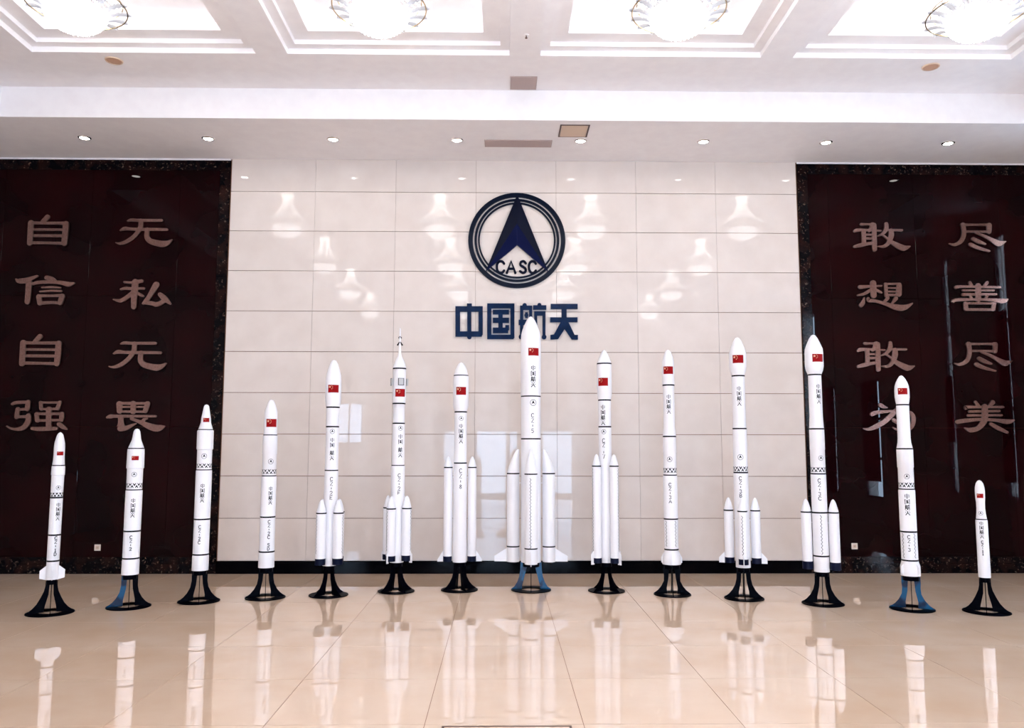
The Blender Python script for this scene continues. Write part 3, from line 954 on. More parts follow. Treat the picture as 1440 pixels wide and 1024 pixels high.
   [[-243, 48, 58], [-184, 70, 58], [-60, 85, 44], [87, 96, 36], [232, 92, 51], [340, 56, 58], [369, -23, 62], [339, -124, 58], [256, -182, 51], [132, -179, 36], [61, -146, 18]],
   [[132, 128, 44], [70, 56, 66], [-51, -53, 66], [-178, -125, 65], [-289, -169, 44], [-369, -162, 22]],
   [[80, -38, 58], [130, -67, 58], [180, -96, 36]]],
  'jin': [
   [[-228, 199, 41], [-7, 200, 30], [193, 200, 41]],
   [[192, 193, 74], [183, 93, 66]],
   [[-189, 96, 33], [194, 94, 33]],
   [[-206, 196, 74], [-196, 107, 66], [-209, 19, 66], [-257, -62, 59], [-348, -106, 44], [-428, -92, 15]],
   [[-14, 71, 29], [94, 34, 44], [201, -24, 59], [308, -83, 88], [368, -75, 59], [428, -53, 15]],
   [[-63, -18, 59], [22, -61, 59], [116, -94, 29]],
   [[-105, -106, 66], [10, -157, 52], [169, -200, 29]]],
  'shan': [
   [[-141, 203, 45], [-121, 166, 45]],
   [[119, 204, 45], [87, 167, 45]],
   [[-353, 131, 52], [-241, 143, 37], [309, 134, 30]],
   [[-252, 83, 30], [209, 88, 30]],
   [[-255, 23, 45], [243, 29, 30]],
   [[-17, 159, 74], [-29, -51, 82]],
   [[-144, 9, 37], [-132, -36, 37]],
   [[108, 10, 37], [83, -35, 37]],
   [[-409, -78, 52], [-326, -59, 44], [-29, -51, 37], [156, -57, 45], [341, -72, 67], [409, -49, 22]],
   [[-226, -119, 67], [-223, -193, 67]],
   [[-225, -111, 33], [220, -109, 30]],
   [[204, -117, 52], [185, -199, 52]],
   [[-223, -204, 41], [192, -203, 37]]],
  'mei': [
   [[-134, 218, 51], [-93, 168, 44]],
   [[122, 219, 66], [75, 168, 44]],
   [[-278, 142, 62], [-211, 149, 40], [272, 150, 33]],
   [[-230, 84, 37], [210, 92, 33]],
   [[-255, 26, 37], [242, 30, 29]],
   [[1, 153, 81], [-9, -13, 88], [-50, -93, 80], [-127, -165, 66], [-231, -187, 66], [-309, -159, 22]],
   [[-414, -68, 58], [-296, -50, 58], [-76, -32, 44], [143, -42, 44], [325, -64, 69], [414, -42, 29]],
   [[74, -100, 51], [173, -158, 62], [308, -219, 37]]]}}
G = DATA['G']
def char(key, pos, label):
    st = [[(x/1000, z/1000, w/1000) for x, z, w in s] for s in G[key]]
    o = obj('metal_character', stroke_mesh(st, -0.042, -0.0146), 'bronze', loc=(pos[0], 0, pos[1]))
    o.data.materials.append(M['bronze_side'])
    for p in o.data.polygons:
        if abs(p.normal.y) < 0.5: p.material_index = 1
    tag(o, label, 'character', 'bronze characters on the maroon panels')
P = DATA['POS']
def col4(keys, poss, where, names):
    for k, p, n, nm in zip(keys, poss, ('topmost', 'second from top', 'third from top', 'lowest'), names):
        char(k, p, 'bronze chinese character %s, %s in the %s column' % (nm, n, where))
col4(['zi', 'xin', 'zi', 'qiang'], [P['zi'], P['xin'], P['zi_b'], P['qiang']], 'outer left', ('自', '信', '自', '强'))
col4(['wu', 'si', 'wu', 'wei4'], [P['wu'], P['si'], P['wu_b'], P['wei4']], 'inner left', ('无', '私', '无', '畏'))
col4(['gan', 'xiang', 'gan', 'wei2'], [P['gan'], P['xiang'], P['gan_b'], P['wei2']], 'inner right', ('敢', '想', '敢', '为'))
col4(['jin', 'shan', 'jin', 'mei'], [P['jin_b'], P['shan'], P['jin'], P['mei']], 'outer right', ('尽', '善', '尽', '美'))

for key, nm, lab in (('zhong', '中', 'blue enamel character 中, first of four under the round emblem'), ('guo', '国', 'blue enamel character 国 in a square outline, second of four'),
                     ('hang', '航', 'blue enamel character 航, half hidden behind the tallest rocket tip'), ('tian', '天', 'blue enamel character 天, last of the four under the emblem')):
    polys = DATA['BLUE'][key]; xs_ = [p[0] for q in polys for p in q]; zs_ = [p[1] for q in polys for p in q]
    cx, cz = (min(xs_)+max(xs_))/2, (min(zs_)+max(zs_))/2
    parts = []
    for k, q in enumerate(polys):
        q = [(x-cx, z-cz) for x, z in q]
        ar = sum(q[i][0]*q[(i+1) % len(q)][1]-q[(i+1) % len(q)][0]*q[i][1] for i in range(len(q)))
        if ar < 0: q = q[::-1]
        parts.append(prism(q, -0.035-0.0002*k, -0.0003))
    tag(obj('blue_character', add(*parts), 'blue_sign', loc=(cx, 0, cz)), lab, 'character', 'blue characters under the emblem')

E = DATA['EMB']; ecx, ecz = E['c']
em = empty('round_emblem', (ecx, 0, ecz)); tag(em, 'round dark blue emblem of three rings, arrowhead and letters CASC on marble', 'emblem')
def annulus(r0, r1, y0, y1, n=96):
    V = []
    for k in range(n):
        a = 2*math.pi*k/n; c, s = math.cos(a), math.sin(a)
        V += [(r0*c, y0, r0*s), (r1*c, y0, r1*s), (r1*c, y1, r1*s), (r0*c, y1, r0*s)]
    F = []
    for k in range(n):
        a, b = 4*k, 4*((k+1) % n)
        F += [(a, a+1, b+1, b)[::-1], (a+1, a+2, b+2, b+1)[::-1], (a+3, a, b, b+3)[::-1]]
    return V, F
rr = E['r']
for i in range(3): obj('ring', annulus(rr[2*i+1], rr[2*i], -0.03, -0.0003), 'logo_ring', em)
ap, lf, no, rf, rg = [(x-ecx, z-ecz) for x, z in E['arrow']]
yy = -0.04; ym = -0.075
V = [(ap[0], yy, ap[1]), (lf[0], yy, lf[1]), (no[0], yy, no[1]), (rf[0], yy, rf[1]), (rg[0], ym, rg[1]),
     (ap[0], -.0003, ap[1]), (lf[0], -.0003, lf[1]), (no[0], -.0003, no[1]), (rf[0], -.0003, rf[1])]
F = [(0, 1, 4), (0, 4, 3), (1, 2, 4), (2, 3, 4), (0, 5, 6, 1), (1, 6, 7, 2), (2, 7, 8, 3), (3, 8, 5, 0)]
aw = obj('arrowhead', (V, F), 'logo_dark', em); aw.data.materials.append(M['logo_blue'])
for i in (2, 3): aw.data.polygons[i].material_index = 1
GL = {
 'C': [[(.92, .80), (.72, .97), (.38, .99), (.12, .78), (.06, .5), (.12, .22), (.38, .01), (.72, .03), (.92, .2)]],
 'A': [[(.0, 0), (.5, 1), (1, 0)], [(.2, .36), (.8, .36)]],
 'S': [[(.9, .82), (.6, 1), (.2, .92), (.14, .68), (.5, .53), (.86, .36), (.86, .12), (.5, 0), (.08, .14)]],
 'Z': [[(.08, 1), (.92, 1), (.08, 0), (.92, 0)]],
 '-': [[(.5, .75), (.5, .25)]],
 '1': [[(.25, .78), (.5, 1), (.5, 0)], [(.2, 0), (.8, 0)]],
 '2': [[(.1, .78), (.35, 1), (.75, .95), (.88, .7), (.5, .35), (.08, 0), (.92, 0)]],
 '3': [[(.1, .9), (.5, 1), (.85, .8), (.5, .53), (.88, .26), (.5, 0), (.08, .1)]],
 '5': [[(.85, 1), (.2, 1), (.14, .55), (.55, .62), (.88, .35), (.55, 0), (.1, .08)]],
 '7': [[(.08, 1), (.92, 1), (.4, 0)]],
 '8': [[(.5, .52), (.15, .75), (.5, 1), (.85, .75), (.5, .52), (.1, .25), (.5, 0), (.9, .25), (.5, .52)]],
 'D': [[(.15, 0), (.15, 1), (.55, .98), (.88, .7), (.88, .3), (.55, .02), (.15, 0)]],
 'E': [[(.88, 1), (.12, 1), (.12, 0), (.88, 0)], [(.12, .5), (.78, .5)]],
 'F': [[(.88, 1), (.12, 1), (.12, 0)], [(.12, .5), (.78, .5)]],
 'B': [[(.12, 0), (.12, 1), (.6, 1), (.82, .76), (.55, .53), (.88, .27), (.6, 0), (.12, 0)], [(.12, .53), (.55, .53)]],
 ' ': [],
 'm': [[(.1, .78), (.9, .78), (.9, .34), (.1, .34), (.1, .78)], [(.5, 1.0), (.5, 0)]],
 'g': [[(.05, .97), (.95, .97), (.95, .03), (.05, .03), (.05, .97)], [(.27, .76), (.73, .76)], [(.29, .52), (.71, .52)], [(.24, .26), (.76, .26)], [(.5, .76), (.5, .26)], [(.62, .42), (.7, .35)]],
 'h': [[(.25, 1), (.18, .88)], [(.1, .86), (.42, .86), (.42, 0)], [(.1, .86), (.1, .3), (.02, 0)], [(0, .46), (.5, .46)], [(.26, .74), (.26, .62)], [(.26, .34), (.26, .2)], [(.76, 1), (.76, .86)], [(.53, .8), (1, .8)], [(.64, .58), (.64, .3), (.54, 0)], [(.64, .58), (.88, .58), (.88, .08), (1, .1)]],
 't': [[(.12, .9), (.88, .9)], [(.04, .56), (.96, .56)], [(.5, .9), (.47, .5), (.05, 0)], [(.52, .52), (.95, 0)]]}
tx = E['txt']; lts = []
for i, ch in enumerate('CASC'):
    (x0, z1_), (x1, z0_) = tx[2*i], tx[2*i+1]
    o = obj('letter', stroke_mesh([[(x0-ecx+u*(x1-x0), z0_-ecz+v*(z1_-z0_), .036) for u, v in s] for s in GL[ch]], -0.02, -0.0003, sm=(ch in 'CS')), 'logo_dark', em)

# ================================================================ rockets
def rad_at(prof, z):
    for (r0, z0), (r1, z1) in zip(prof, prof[1:]):
        lo, hi = min(z0, z1), max(z0, z1)
        if lo <= z <= hi and hi-lo > 1e-6: return r0+(r1-r0)*(z-z0)/(z1-z0)
    return prof[-1][0]
def wrap(verts, prof, th, off, cx=0, cy=0):
    """(u,v,z offset) flat coordinates laid on a surface of revolution; th = 0 faces -y"""
    out = []
    for u, z in verts:
        R = rad_at(prof, z)+off; a = th+u/max(R, .01)
        out.append((cx+R*math.sin(a), cy-R*math.cos(a), z))
    return out
def decal(strokes, prof, th, off=0.0012, cx=0, cy=0, sm=False):
    parts = []
    for s in strokes:
        pts = smooth_pts(s, 4) if (sm and len(s) > 2) else s
        ol, fc = ribbon2d(pts, False)
        parts.append((wrap(ol, prof, th, off, cx, cy), fc))
    return add(*parts)
def polydecal(polys, prof, th, off, cx=0, cy=0):
    return add(*[(wrap(p, prof, th, off, cx, cy), [tuple(range(len(p)))]) for p in polys])
def text_strokes(chars, ztop, zbot, w_, h_, lw, n_slots, slots):
    st = []
    pitch = (ztop-zbot-h_)/max(1, (n_slots-1))
    for ch, k in zip(chars, slots):
        z1 = ztop-k*pitch; z0 = z1-h_
        for s in GL[ch]: st.append([((u-.5)*w_, z0+v*h_, lw) for u, v in s])
    return st
def zigzag(z0, z1, amp=.0075, per=.040, lw=.0062):
    n = max(4, int(abs(z1-z0)/per*2)); return [[((amp if k % 2 else -amp), z1+(z0-z1)*k/n, lw) for k in range(n+1)]]
def star(cx, cz, r):
    pts = [(cx+(r if k % 2 == 0 else r*.42)*math.sin(k*math.pi/5), cz+(r if k % 2 == 0 else r*.42)*math.cos(k*math.pi/5)) for k in range(10)]
    return [[(cx, cz), pts[k], pts[(k+1) % 10]] for k in range(10)]
def lathe_part(name, prof, parent, m='white', n=40, cx=0, cy=0, off=None):
    return obj(name, lathe(prof[::-1], n, cx, cy, off=off), m, parent, smooth=True)

LAB = {
 '1D': 'short white rocket with four small fins on black stand, leftmost of the row',
 '2': 'short stout white rocket without fins, second from the left, stand leg partly blue',
 '2C': 'slim white rocket with narrow pointed nose cone, third from the left, black stand',
 '2CSD': 'plain white rocket before the cream marble beside the left maroon panel, fourth from left',
 '2E': 'white rocket with four navy ended boosters and rounded nose, fifth from left',
 '2F': 'white rocket topped by thin spire with grid fins, four boosters',
 '8': 'white rocket with two long slim side boosters, left of the tallest rocket',
 '5': 'tallest and widest white rocket in centre with four thick boosters, blue stand',
 '7': 'white rocket with long twin front boosters, right of the tallest rocket',
 '3A': 'booster free white rocket flaring at the foot, fifth from the right end',
 '3B': 'white rocket with bulbous nose and side boosters before the cream marble, fourth from right',
 '3C': 'white rocket with bulbous nose overlapping the right panel edge, two boosters',
 '3': 'white rocket on blue legged stand before right maroon panel, second from right',
 '11': 'smallest white rocket on black stand, rightmost of the row'}
def stand(t, d, colr):
    """flared four legged stand: ring on the floor, radial blades, collar"""
    zc = d['col'] if d['k'] != '5' else 0.35
    R = d['R'] if d['k'] != '5' else .254
    s = obj('stand', lathe([(R*.5, .003), (R, .003), (R, .012), (R*.5, .016)], 48, cap0=False, cap1=False), 'stand', t, smooth=True)
    s.data.polygons  # ring
    # close the inner rim
    obj('collar', lathe([(colr*.9, zc-.055), (colr*.9, zc)], 32), 'stand', s, smooth=True)
    big = d['k'] == '5'
    if big: op = [(.132, zc), (.136, .25), (.150, .17), (.175, .10), (.21, .045), (R*.985, .014)]; ip = [(.045, zc-.02), (.062, .25), (.085, .16), (.108, .07), (.12, .014)]
    else:
        c = colr
        op = [(c, zc-.012), (c+.002, .29), (c*.6+.036, .235), (.100, .165), (.133, .102), (.172, .056), (.208, .028), (R*.985, .014)]
        ip = [(c*.32, zc-.05), (c*.42, .2), (c*.3+.035, .08), (.062, .014)]
    for k in range(4):
        a = D2R(-90+90*k+(d['rot'] if d['rot'] else 0))
        poly = op+ip[::-1]; n = len(poly); V = []
        for sgn in (-1, 1):
            for (r, z) in poly:
                u = sgn*.004
                V.append((r*math.sin(a)+u*math.cos(a), -r*math.cos(a)+u*math.sin(a), z))
        # faces as strips between outer and inner curves
        F = []
        no, ni = len(op), len(ip)
        def in_i(j): return no+(ni-1-j)
        i = j = 0
        while i < no-1 or j < ni-1:
            if j >= ni-1 or (i < no-1 and (i+1)/(no-1) <= (j+1)/(ni-1)): tri = (i, i+1, in_i(j)); i += 1
            else: tri = (i, in_i(j+1), in_i(j)); j += 1
            F.append(tri); F.append(tuple(n+q for q in tri[::-1]))
        F += [(q, q+n, (q+1) % n+n, (q+1) % n) for q in range(n)]
        isblue = (k == 0 and 0 in d['legs']) or (k == 2 and 1 in d['legs'])
        lg = obj('stand_leg', (V, F), 'blue_leg' if isblue else 'stand', s)
        if isblue: lg['label'] = 'leg with bright and dark blue patches'
def build(d):
    k = d['k']
    t = empty('model_rocket', (d['x'], d['y'], 0), -D2R(d['a'])); tag(t, LAB[k], 'rocket', 'model rockets in a row')
    prof = [tuple(p) for p in d['prof']]
    prof[0] = (.0008, prof[0][1])
    zb = prof[-1][1]
    core_r = prof[-1][0]
    if k == '5': prof[-1] = (prof[-1][0], .35)
    else: prof[-1] = (prof[-1][0], d['col']-.002)
    bands = [b for b in d['bands']]
    # cut the body into stages at the bands
    cuts = sorted([b for b in bands if b < prof[1][1] and b > prof[-1][1]+.01], reverse=True)
    seg = []; cur = [prof[0]]; ci = 0
    for (r0, z0), (r1, z1) in zip(prof, prof[1:]):
        while ci < len(cuts) and z0 > cuts[ci] > z1:
            r = r0+(r1-r0)*(cuts[ci]-z0)/(z1-z0); cur.append((r, cuts[ci]+.0004)); seg.append(cur); cur = [(r, cuts[ci]-.0004)]; ci += 1
        cur.append((r1, z1))
    seg.append(cur)
    for i, sgm in enumerate(seg): lathe_part('nose_fairing' if i == 0 else 'rocket_stage', sgm, t)
    for b in bands:
        r = rad_at(prof, b)+.0016
        obj('band', lathe([(r-.004, b-.009), (r, b-.0085), (r, b+.0085), (r-.004, b+.009)], 40), 'band', t, smooth=True)
    # flag
    fa, fz, fw_, fh = d['flag']; fa = D2R(fa); nx = 6
    V = wrap([(-fw_+2*fw_*i/nx, fz+s*fh/4) for s in range(-4, 5) for i in range(nx+1)], prof, fa, .0016)
    fg = obj('flag', (V, [(i+j*(nx+1), i+1+j*(nx+1), nx+2+i+j*(nx+1), nx+1+i+j*(nx+1)) for i in range(nx) for j in range(8)]), 'flag_red', t)
    st = star(-fw_*.66, fz+fh*.46, fh*.36)
    for (u, v) in ((-.3, .78), (-.14, .52), (-.14, .18), (-.3, -.06)): st += star(fw_*u, fz+fh*v, fh*.13)
    obj('star', polydecal(st, prof, fa, .0026), 'flag_star', fg)
    # round mark
    ea, ez, er = d['emb']; ea = D2R(ea)
    circ = [(er*math.cos(2*math.pi*i/24), ez+er*math.sin(2*math.pi*i/24), er*.14) for i in range(25)]
    e1 = decal([circ], prof, ea)
    e2 = polydecal([[(0, ez+er*.85), (-er*.6, ez-er*.55), (0, ez-er*.1)], [(0, ez+er*.85), (0, ez-er*.1), (er*.6, ez-er*.55)]], prof, ea, .0012)
    obj('round_mark', add(e1, e2), 'ink', t)
    # triangles
    if d['tri']:
        z1, z0 = d['tri']; R = rad_at(prof, (z0+z1)/2); n = 11; pol = []; w = 2*math.pi*R/n
        h = (z1-z0)
        for i in range(n):
            u = i*w-math.pi*R+w/2
            pol.append([(u-w*.40, z1), (u, z1-h*.66), (u+w*.40, z1)])
            pol.append([(u+w/2-w*.40, z0), (u+w/2+w*.40, z0), (u+w/2, z0+h*.66)])
        obj('triangle_pattern', polydecal(pol, prof, 0, .0014), 'ink', t)
    ta, z1, z0 = d['t1']; hh = (z1-z0)/(5.1 if d['gap'] else 4.35)
    slots = [0, 1, 2.55, 3.55] if d['gap'] else [0, 1, 2, 3]
    for w_ in ((('mg', slots[:2]), ('ht', slots[2:])) if d['gap'] else (('mght', slots),)):
        obj('chinese_lettering', decal(text_strokes(w_[0], z1, z0, hh*.92, hh, hh*.15, 4.55 if d['gap'] else 4, w_[1]), prof, D2R(ta)), 'ink', t)
    tx_, ta, z1, z0 = d['t2']; n = len(tx_); hh = (z1-z0)/n*.82
    sl = list(range(n))
    if k == '7': sl = [0, 1, 2.6, 3.6]; n = 4.6
    words = [(tx_, sl)] if ' ' not in tx_ else [(tx_[:5], sl[:5]), (tx_[6:], sl[6:])]
    for a_, b_ in words: obj('latin_lettering', decal(text_strokes(a_, z1, z0, min(hh*.85, .036), hh, .0078, n, b_), prof, D2R(ta)), 'ink', t)
    for (a, z1, z0) in d['zig']: obj('zigzag_line', decal(zigzag(z0, z1), prof, D2R(a), .0016), 'ink', t)
    if d.get('fins'):
        ro, zt, zm, zbt = d['fins']; nf = 4
        for i in range(nf):
            a = math.pi/2*i+(math.pi/4 if k == '3' else 0); r0 = core_r*.8
            P_ = [(r0, zt), (ro, zm), (ro, zbt), (r0, zbt-.02)]
            V = [(r*math.sin(a)+s*.004*math.cos(a), -r*math.cos(a)+s*.004*math.sin(a), z) for s in (-1, 1) for r, z in P_]
            obj('fin', (V, [(0, 1, 2, 3), (7, 6, 5, 4), (0, 4, 5, 1), (1, 5, 6, 2), (2, 6, 7, 3), (3, 7, 4, 0)]), 'white', t)
    b = d.get('boost')
    if b:
        for an in b['angs']:
            A = D2R(an); dx, dy = math.sin(A), -math.cos(A); cx, cy = b['d']*dx, b['d']*dy; r = b['r']
            zt, zbd, zbot = b['top'], b['bands'][0], b['bot']
            if b['skew']:
                hN = zt-zbd
                np_ = [(r*.10, zt), (r*.22, zt-.012), (r*.42, zt-hN*.2), (r*.66, zt-hN*.45), (r*.88, zt-hN*.75), (r, zbd)]
                off = lambda rr_, z, r=r, dx=dx, dy=dy: (-(r-rr_)*dx*.95, -(r-rr_)*dy*.95)
            else:
                hN = zt-zbd
                np_ = [(r*.04, zt), (r*.2, zt-.006), (r*.38, zt-.022), (r*.55, zt-hN*.32), (r*.82, zt-hN*.68), (r, zbd)]; off = None
            bp_ = np_+[(r, zbot)]
            bo = lathe_part('booster', bp_, t, n=28, cx=cx, cy=cy, off=off)
            for zz in b['bands']: obj('booster_band', lathe([(r-.003, zz-.008), (r+.0016, zz-.0078), (r+.0016, zz+.0078), (r-.003, zz+.008)], 28, cx, cy), 'band', bo, smooth=True)
            if b['nav']: obj('nozzle', lathe([(r*.8, b['nav']), (r+.0012, b['nav']+.002), (r+.0012, zbot+.001), (r*.5, zbot+.0012)], 28, cx, cy), 'navy', bo, smooth=True)
            else: obj('nozzle', lathe([(r*.55, zbot-.02), (r*.4, zbot+.01)], 20, cx, cy), 'stand', bo, smooth=True)
            if b['fin']:
                ro, f1, f2, f3 = b['fin']; P_ = [(r*.8, f1), (ro, f2), (ro, f3), (r*.8, f3)]
                V = [(cx+q*dx+s*.004*-dy, cy+q*dy+s*.004*dx, z) for s in (-1, 1) for q, z in P_]
                obj('fin', (V, [(0, 1, 2, 3), (7, 6, 5, 4), (0, 4, 5, 1), (1, 5, 6, 2), (2, 6, 7, 3), (3, 7, 4, 0)]), 'white', bo)
            if b['zig'] == 1 and abs(an) < 90:
                obj('zigzag_line', decal(zigzag(zbot+.06, zbd-.02), [(r, 9), (r, -9)], D2R(58 if an > 0 else -58), .0016, cx, cy), 'ink', bo)
            if b['zig'] == 2 and abs(an) < 20:
                obj('zigzag_line', decal(zigzag(zbot+(.2 if k == '5' else .05), zbd-.05), [(r, 9), (r, -9)], D2R(-4), .0016, cx, cy), 'ink', bo)
            # short strut to the core
            q = rad_at(prof, zbd-.1)
            obj('booster_strut', tube([(dx*(q-.01), dy*(q-.01), zbd-.12), (cx-dx*(r-.01), cy-dy*(r-.01), zbd-.12)], .006), 'white', bo)
    if d['extra'] == 'escape':
        for i in range(4):
            a = math.pi/2*i+D2R(12)
            V = []
            Rg = .094
            for s in (0, 1):
                for u, z in ((-.038, 2.58), (.038, 2.58), (.038, 2.672), (-.038, 2.672)):
                    R_ = Rg+.012*s; V.append((R_*math.sin(a)+u*math.cos(a), -R_*math.cos(a)+u*math.sin(a), z))
            gf = obj('grid_fin', (V, [(0, 3, 2, 1), (4, 5, 6, 7), (0, 1, 5, 4), (1, 2, 6, 5), (2, 3, 7, 6), (3, 0, 4, 7)]), 'grid_panel', t)
            ed = []
            for (u0, z0_, u1, z1_) in ((-.038, 2.58, .038, 2.587), (-.038, 2.667, .038, 2.672), (-.038, 2.587, -.030, 2.667), (.031, 2.587, .038, 2.667)):
                R_ = Rg+.0135
                ed.append(([(R_*math.sin(a)+u*math.cos(a), -R_*math.cos(a)+u*math.sin(a), z) for u, z in ((u0, z0_), (u1, z0_), (u1, z1_), (u0, z1_))], [(0, 1, 2, 3)]))
            obj('fin_edge', add(*ed), 'ink', gf)
            for zz, sp, hh in ((3.208, .030, .024), (3.125, .052, .046)):
                r0 = rad_at(prof, zz)*.5
                a2 = a+D2R(33)
                P_ = [(r0, zz+hh*.4), (r0+.006, zz+hh*.5), (sp, zz-hh*.4), (sp*.72, zz-hh*.5)]
                V = [(q*math.sin(a2)+s*.005*math.cos(a2), -q*math.cos(a2)+s*.005*math.sin(a2), z) for s in (-1, 1) for q, z in P_]
                obj('spire_fin', (V, [(0, 3, 2, 1), (4, 5, 6, 7), (0, 1, 5, 4), (1, 2, 6, 5), (2, 3, 7, 6), (3, 0, 4, 7)]), 'ink', t)
    stand(t, d, core_r*.92)
    return t
for d in DATA['RK']: build(d)

# ================================================================ chandeliers
def chandelier_meshes():
    mm = {}
    mm['canopy'] = mesh('canopy', lathe([(.03, -.07), (.10, -.05), (.13, -.02), (.135, 0)], 28), 'canopy', True)
    rim = 0.47; zr = -.60
    # rim made of a double hoop
    hoop = [(rim*math.cos(2*math.pi*k/48), rim*math.sin(2*math.pi*k/48), zr) for k in range(48)]
    hoop2 = [((rim-.05)*math.cos(2*math.pi*k/48), (rim-.05)*math.sin(2*math.pi*k/48), zr+.07) for k in range(48)]
    mm['rim'] = mesh('rim', add(tube(hoop, .007, 6, True), tube(hoop2, .006, 5, True)), 'brass', True)
    # bead strands sweeping from the canopy to the rim
    st = []
    for k in range(28):
        a = 2*math.pi*k/28; pts = []
        for i in range(9):
            s = i/8; r = .09+(rim-.05-.09)*(s**2.2); z = -.05+(zr+.07+.05)*(s**.85)
            pts.append((r*math.cos(a), r*math.sin(a), z))
        st.append(tube(pts, .0055, 4))
    mm['bead_strands'] = mesh('bead_strands', add(*st), 'bead')
    # petals: flat looped leaves between bowl and rim
    w0, w1 = .030, .040; pl = []
    outer = []
    for i in range(9):
        s = i/8; r = .27+(rim+.035-.27)*s; z = -.665+.075*math.sin(s*math.pi*.62)-.01*s
        w = (w0+(w1-w0)*math.sin(s*math.pi*.6))*(1 if s < .85 else math.sqrt(max(0.02, 1-((s-.85)/.15)**2)))
        outer.append((r, w, z))
    V = []; F = []
    for i, (r, w, z) in enumerate(outer): V += [(r, -w, z), (r, -w*.55, z-.006), (r, w*.55, z-.006), (r, w, z), (r, 0, z+.012)]
    for i in range(8):
        a, b = 5*i, 5*i+5
        F += [(a, a+1, b+1, b), (a+2, a+3, b+3, b+2), (a+3, a+4, b+4, b+3), (a+4, a, b, b+4)]
    mm['petal'] = mesh('petal', (V, F), 'petal')
    # glowing bowl
    bp = [(.285, -.66)]
    for i in range(1, 9):
        t_ = i/8*math.pi/2; bp.append((max(.004, .285*math.cos(t_)), -.66-.20*math.sin(t_)))
    mm['bowl'] = mesh('bowl', lathe(bp[::-1], 32, cap1=True), 'bowl', True)
    V, F = [], []
    for ring in range(1, 8):
        t_ = ring/8*math.pi/2; r = .292*math.cos(t_); z = -.66-.207*math.sin(t_); n = max(6, int(2*math.pi*r/.045))
        for k in range(n):
            a = 2*math.pi*(k+.5*(ring % 2))/n; c = (r*math.cos(a), r*math.sin(a), z); s = .011; b0 = len(V)
            V += [(c[0]+s, c[1], c[2]), (c[0]-s, c[1], c[2]), (c[0], c[1]+s, c[2]), (c[0], c[1]-s, c[2]), (c[0], c[1], c[2]+s), (c[0], c[1], c[2]-s)]
            F += [tuple(b0+q for q in f) for f in ((0, 2, 4), (2, 1, 4), (1, 3, 4), (3, 0, 4), (2, 0, 5), (1, 2, 5), (3, 1, 5), (0, 3, 5))]
    mm['beads'] = mesh('beads', (V, F), 'bead')
    mm['stem'] = mesh('stem', lathe([(.012, -.80), (.012, -.03)], 10), 'chrome')
    return mm
CM = chandelier_meshes()
NP = 16
CL = ['crystal bowl chandelier in the leftmost front coffer', 'crystal bowl chandelier in second front coffer from the left', 'crystal bowl chandelier in second front coffer from the right', 'crystal bowl chandelier in the rightmost front coffer']
ROWN = ['front', 'second', 'third', 'rear']
for j, cy in enumerate(CYS):
    for i, cx in enumerate(CXS):
        t = empty('chandelier', (cx, cy, 6.808))
        lab = CL[i] if j == 0 else 'crystal chandelier of the %s ceiling row, %s, seen mirrored in the marble' % (ROWN[j], ('first from left', 'second from left', 'third from left', 'fourth from left')[i])
        tag(t, lab, 'chandelier', 'crystal chandeliers in the coffered ceiling')
        obj('canopy', CM['canopy'], None, t); obj('stem', CM['stem'], None, t)
        rm = obj('rim', CM['rim'], None, t)
        s = obj('bead_strands', CM['bead_strands'], None, t); s['kind'] = 'stuff'
        for k in range(NP):
            p = obj('petal', CM['petal'], None, t); p.rotation_euler = (0, 0, 2*math.pi*k/NP)
        bw = obj('bowl', CM['bowl'], None, t); bd = obj('beads', CM['beads'], None, bw); bd['kind'] = 'stuff'

# ================================================================ ceiling fittings
dl_ring = mesh('trim_ring', lathe([(.062, -.004), (.066, -.012), (.082, -.008), (.088, -.0003)], 28, cap0=False, cap1=False), 'chrome', True)
dl_lens = mesh('lens', lathe([(.0615, -.005), (.0615, -.0004)], 24), 'lampglow', True)
DX = [(-5.977, -.86), (-4.258, -.84), (-2.515, -.79), (-.78, -.77), (.958, -.77), (2.692, -.78), (4.431, -.8), (6.169, -.82)]
nth = ['leftmost', 'second from left', 'third from left', 'fourth from left', 'fourth from right', 'third from right', 'second from right', 'rightmost']
for i, (x, y) in enumerate(DX):
    t = empty('downlight', (x, -.81, ZS)); tag(t, 'round recessed downlight in the lowered ceiling strip, %s of eight' % nth[i], 'downlight', 'downlights along the wall')
    obj('trim_ring', dl_ring, None, t); obj('lens', dl_lens, None, t)
def vent(x0, x1, y0, y1, z, n, label, cat='vent'):
    t = empty('air_vent', ((x0+x1)/2, (y0+y1)/2, z)); tag(t, label, cat); hx, hy = (x1-x0)/2, (y1-y0)/2
    obj('backing', box(-hx+.012, -hy+.012, -.004, hx-.012, hy-.012, -.0004), 'vent', t)
    obj('frame', add(box(-hx, -hy, -.012, hx, -hy+.014, -.0004), box(-hx, hy-.014, -.012, hx, hy, -.0004), box(-hx, -hy+.014, -.012, -hx+.014, hy-.014, -.0004), box(hx-.014, -hy+.014, -.012, hx, hy-.014, -.0004)), 'vent_slat', t)
    for k in range(n):
        y = -hy+.014+(k+.5)*(2*hy-.028)/n
        obj('slat', ([(-hx+.015, y-.008, -.005), (hx-.015, y-.008, -.005), (hx-.015, y+.010, -.014), (-hx+.015, y+.010, -.014), (-hx+.015, y-.008, -.0065), (hx-.015, y-.008, -.0065), (hx-.015, y+.010, -.0155), (-hx+.015, y+.010, -.0155)],
                     [(0, 1, 2, 3), (7, 6, 5, 4), (0, 4, 5, 1), (1, 5, 6, 2), (2, 6, 7, 3), (3, 7, 4, 0)]), 'vent_slat', t)
vent(-.394, .558, -.84, -.585, ZS, 7, 'long dark slot air vent in the lowered ceiling above the emblem')
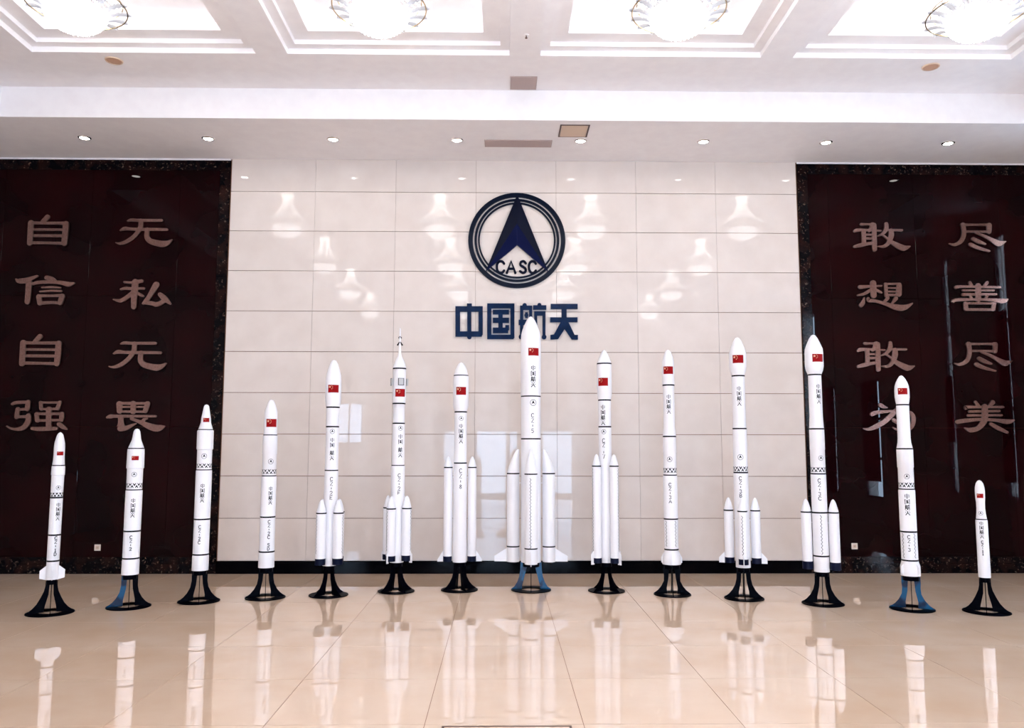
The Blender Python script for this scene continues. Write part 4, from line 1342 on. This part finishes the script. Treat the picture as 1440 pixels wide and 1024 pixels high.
vent(-.043, .30, -1.925, -1.56, ZC, 9, 'small square air vent in the upper ceiling border')
t = empty('access_hatch', (.83, -1.175, ZS)); tag(t, 'tan square access hatch in the lowered ceiling right of slot vent', 'hatch')
obj('hatch_door', box(-.175, -.185, -.012, .175, .185, -.0004), 'hatch', t)
obj('hatch_frame', add(box(-.2, -.21, -.008, .2, -.19, -.0004), box(-.2, .19, -.008, .2, .21, -.0004), box(-.2, -.19, -.008, -.18, .19, -.0004), box(.18, -.19, -.008, .2, .19, -.0004)), 'vent', t)
for x, y, lab in ((-4.88, -2.30, 'round tan ceiling speaker under the leftmost coffer'), (5.146, -2.30, 'round tan ceiling speaker under the rightmost coffer')):
    t = empty('ceiling_speaker', (x, y, ZB)); tag(t, lab, 'speaker', 'ceiling speakers')
    obj('grille', lathe([(.03, -.012), (.085, -.008), (.088, -.0005)], 28), 'speaker', t, smooth=True)
    obj('rim', lathe([(.0885, -.0005), (.0885, -.014), (.100, -.012), (.104, -.0005)], 32, cap0=False, cap1=False), 'hatch', t, smooth=True)
t = empty('sprinkler', (.125, -2.99, ZB)); tag(t, 'tiny brass ceiling sprinkler on the centre beam between coffers', 'sprinkler')
obj('plate', lathe([(.018, -.008), (.030, -.004), (.034, -.0005)], 20), 'plaster', t, smooth=True); obj('nozzle', lathe([(.014, -.04), (.016, -.036), (.006, -.030), (.006, -.007)], 12), 'brown_metal', t, smooth=True)

# sockets on the panels
for x, z, lab in ((-5.883, .369, 'ivory wall socket low on the left maroon panel'), (4.943, .385, 'ivory wall socket low on the right maroon panel')):
    t = empty('wall_socket', (x, 0, z)); tag(t, lab, 'socket', 'wall sockets')
    obj('cover_plate', bbox(-.043, -.024, -.043, .043, -.0146, .043, .002), 'plastic', t)
    obj('socket_face', bbox(-.022, -.027, -.022, .022, -.0241, .022, .001), 'hatch', t)
    obj('socket_hole', add(box(-.010, -.0278, -.004, -.006, -.0271, .006), box(.006, -.0278, -.004, .010, -.0271, .006)), 'ink', t)

# things at the lower picture edge
t = empty('floor_hatch', (-.108, -6.62, 0)); tag(t, 'brown metal edged hatch cover in the floor at the lower picture edge', 'hatch')
obj('edge_frame', add(box(-.42, .275, .0002, .42, .29, .006), box(-.42, -.29, .0002, .42, -.275, .006), box(-.42, -.275, .0002, -.405, .275, .006), box(.405, -.275, .0002, .42, .275, .006)), 'brown_metal', t)
obj('cover', box(-.404, -.274, .0002, .404, .274, .004), 'floor_tile', t)
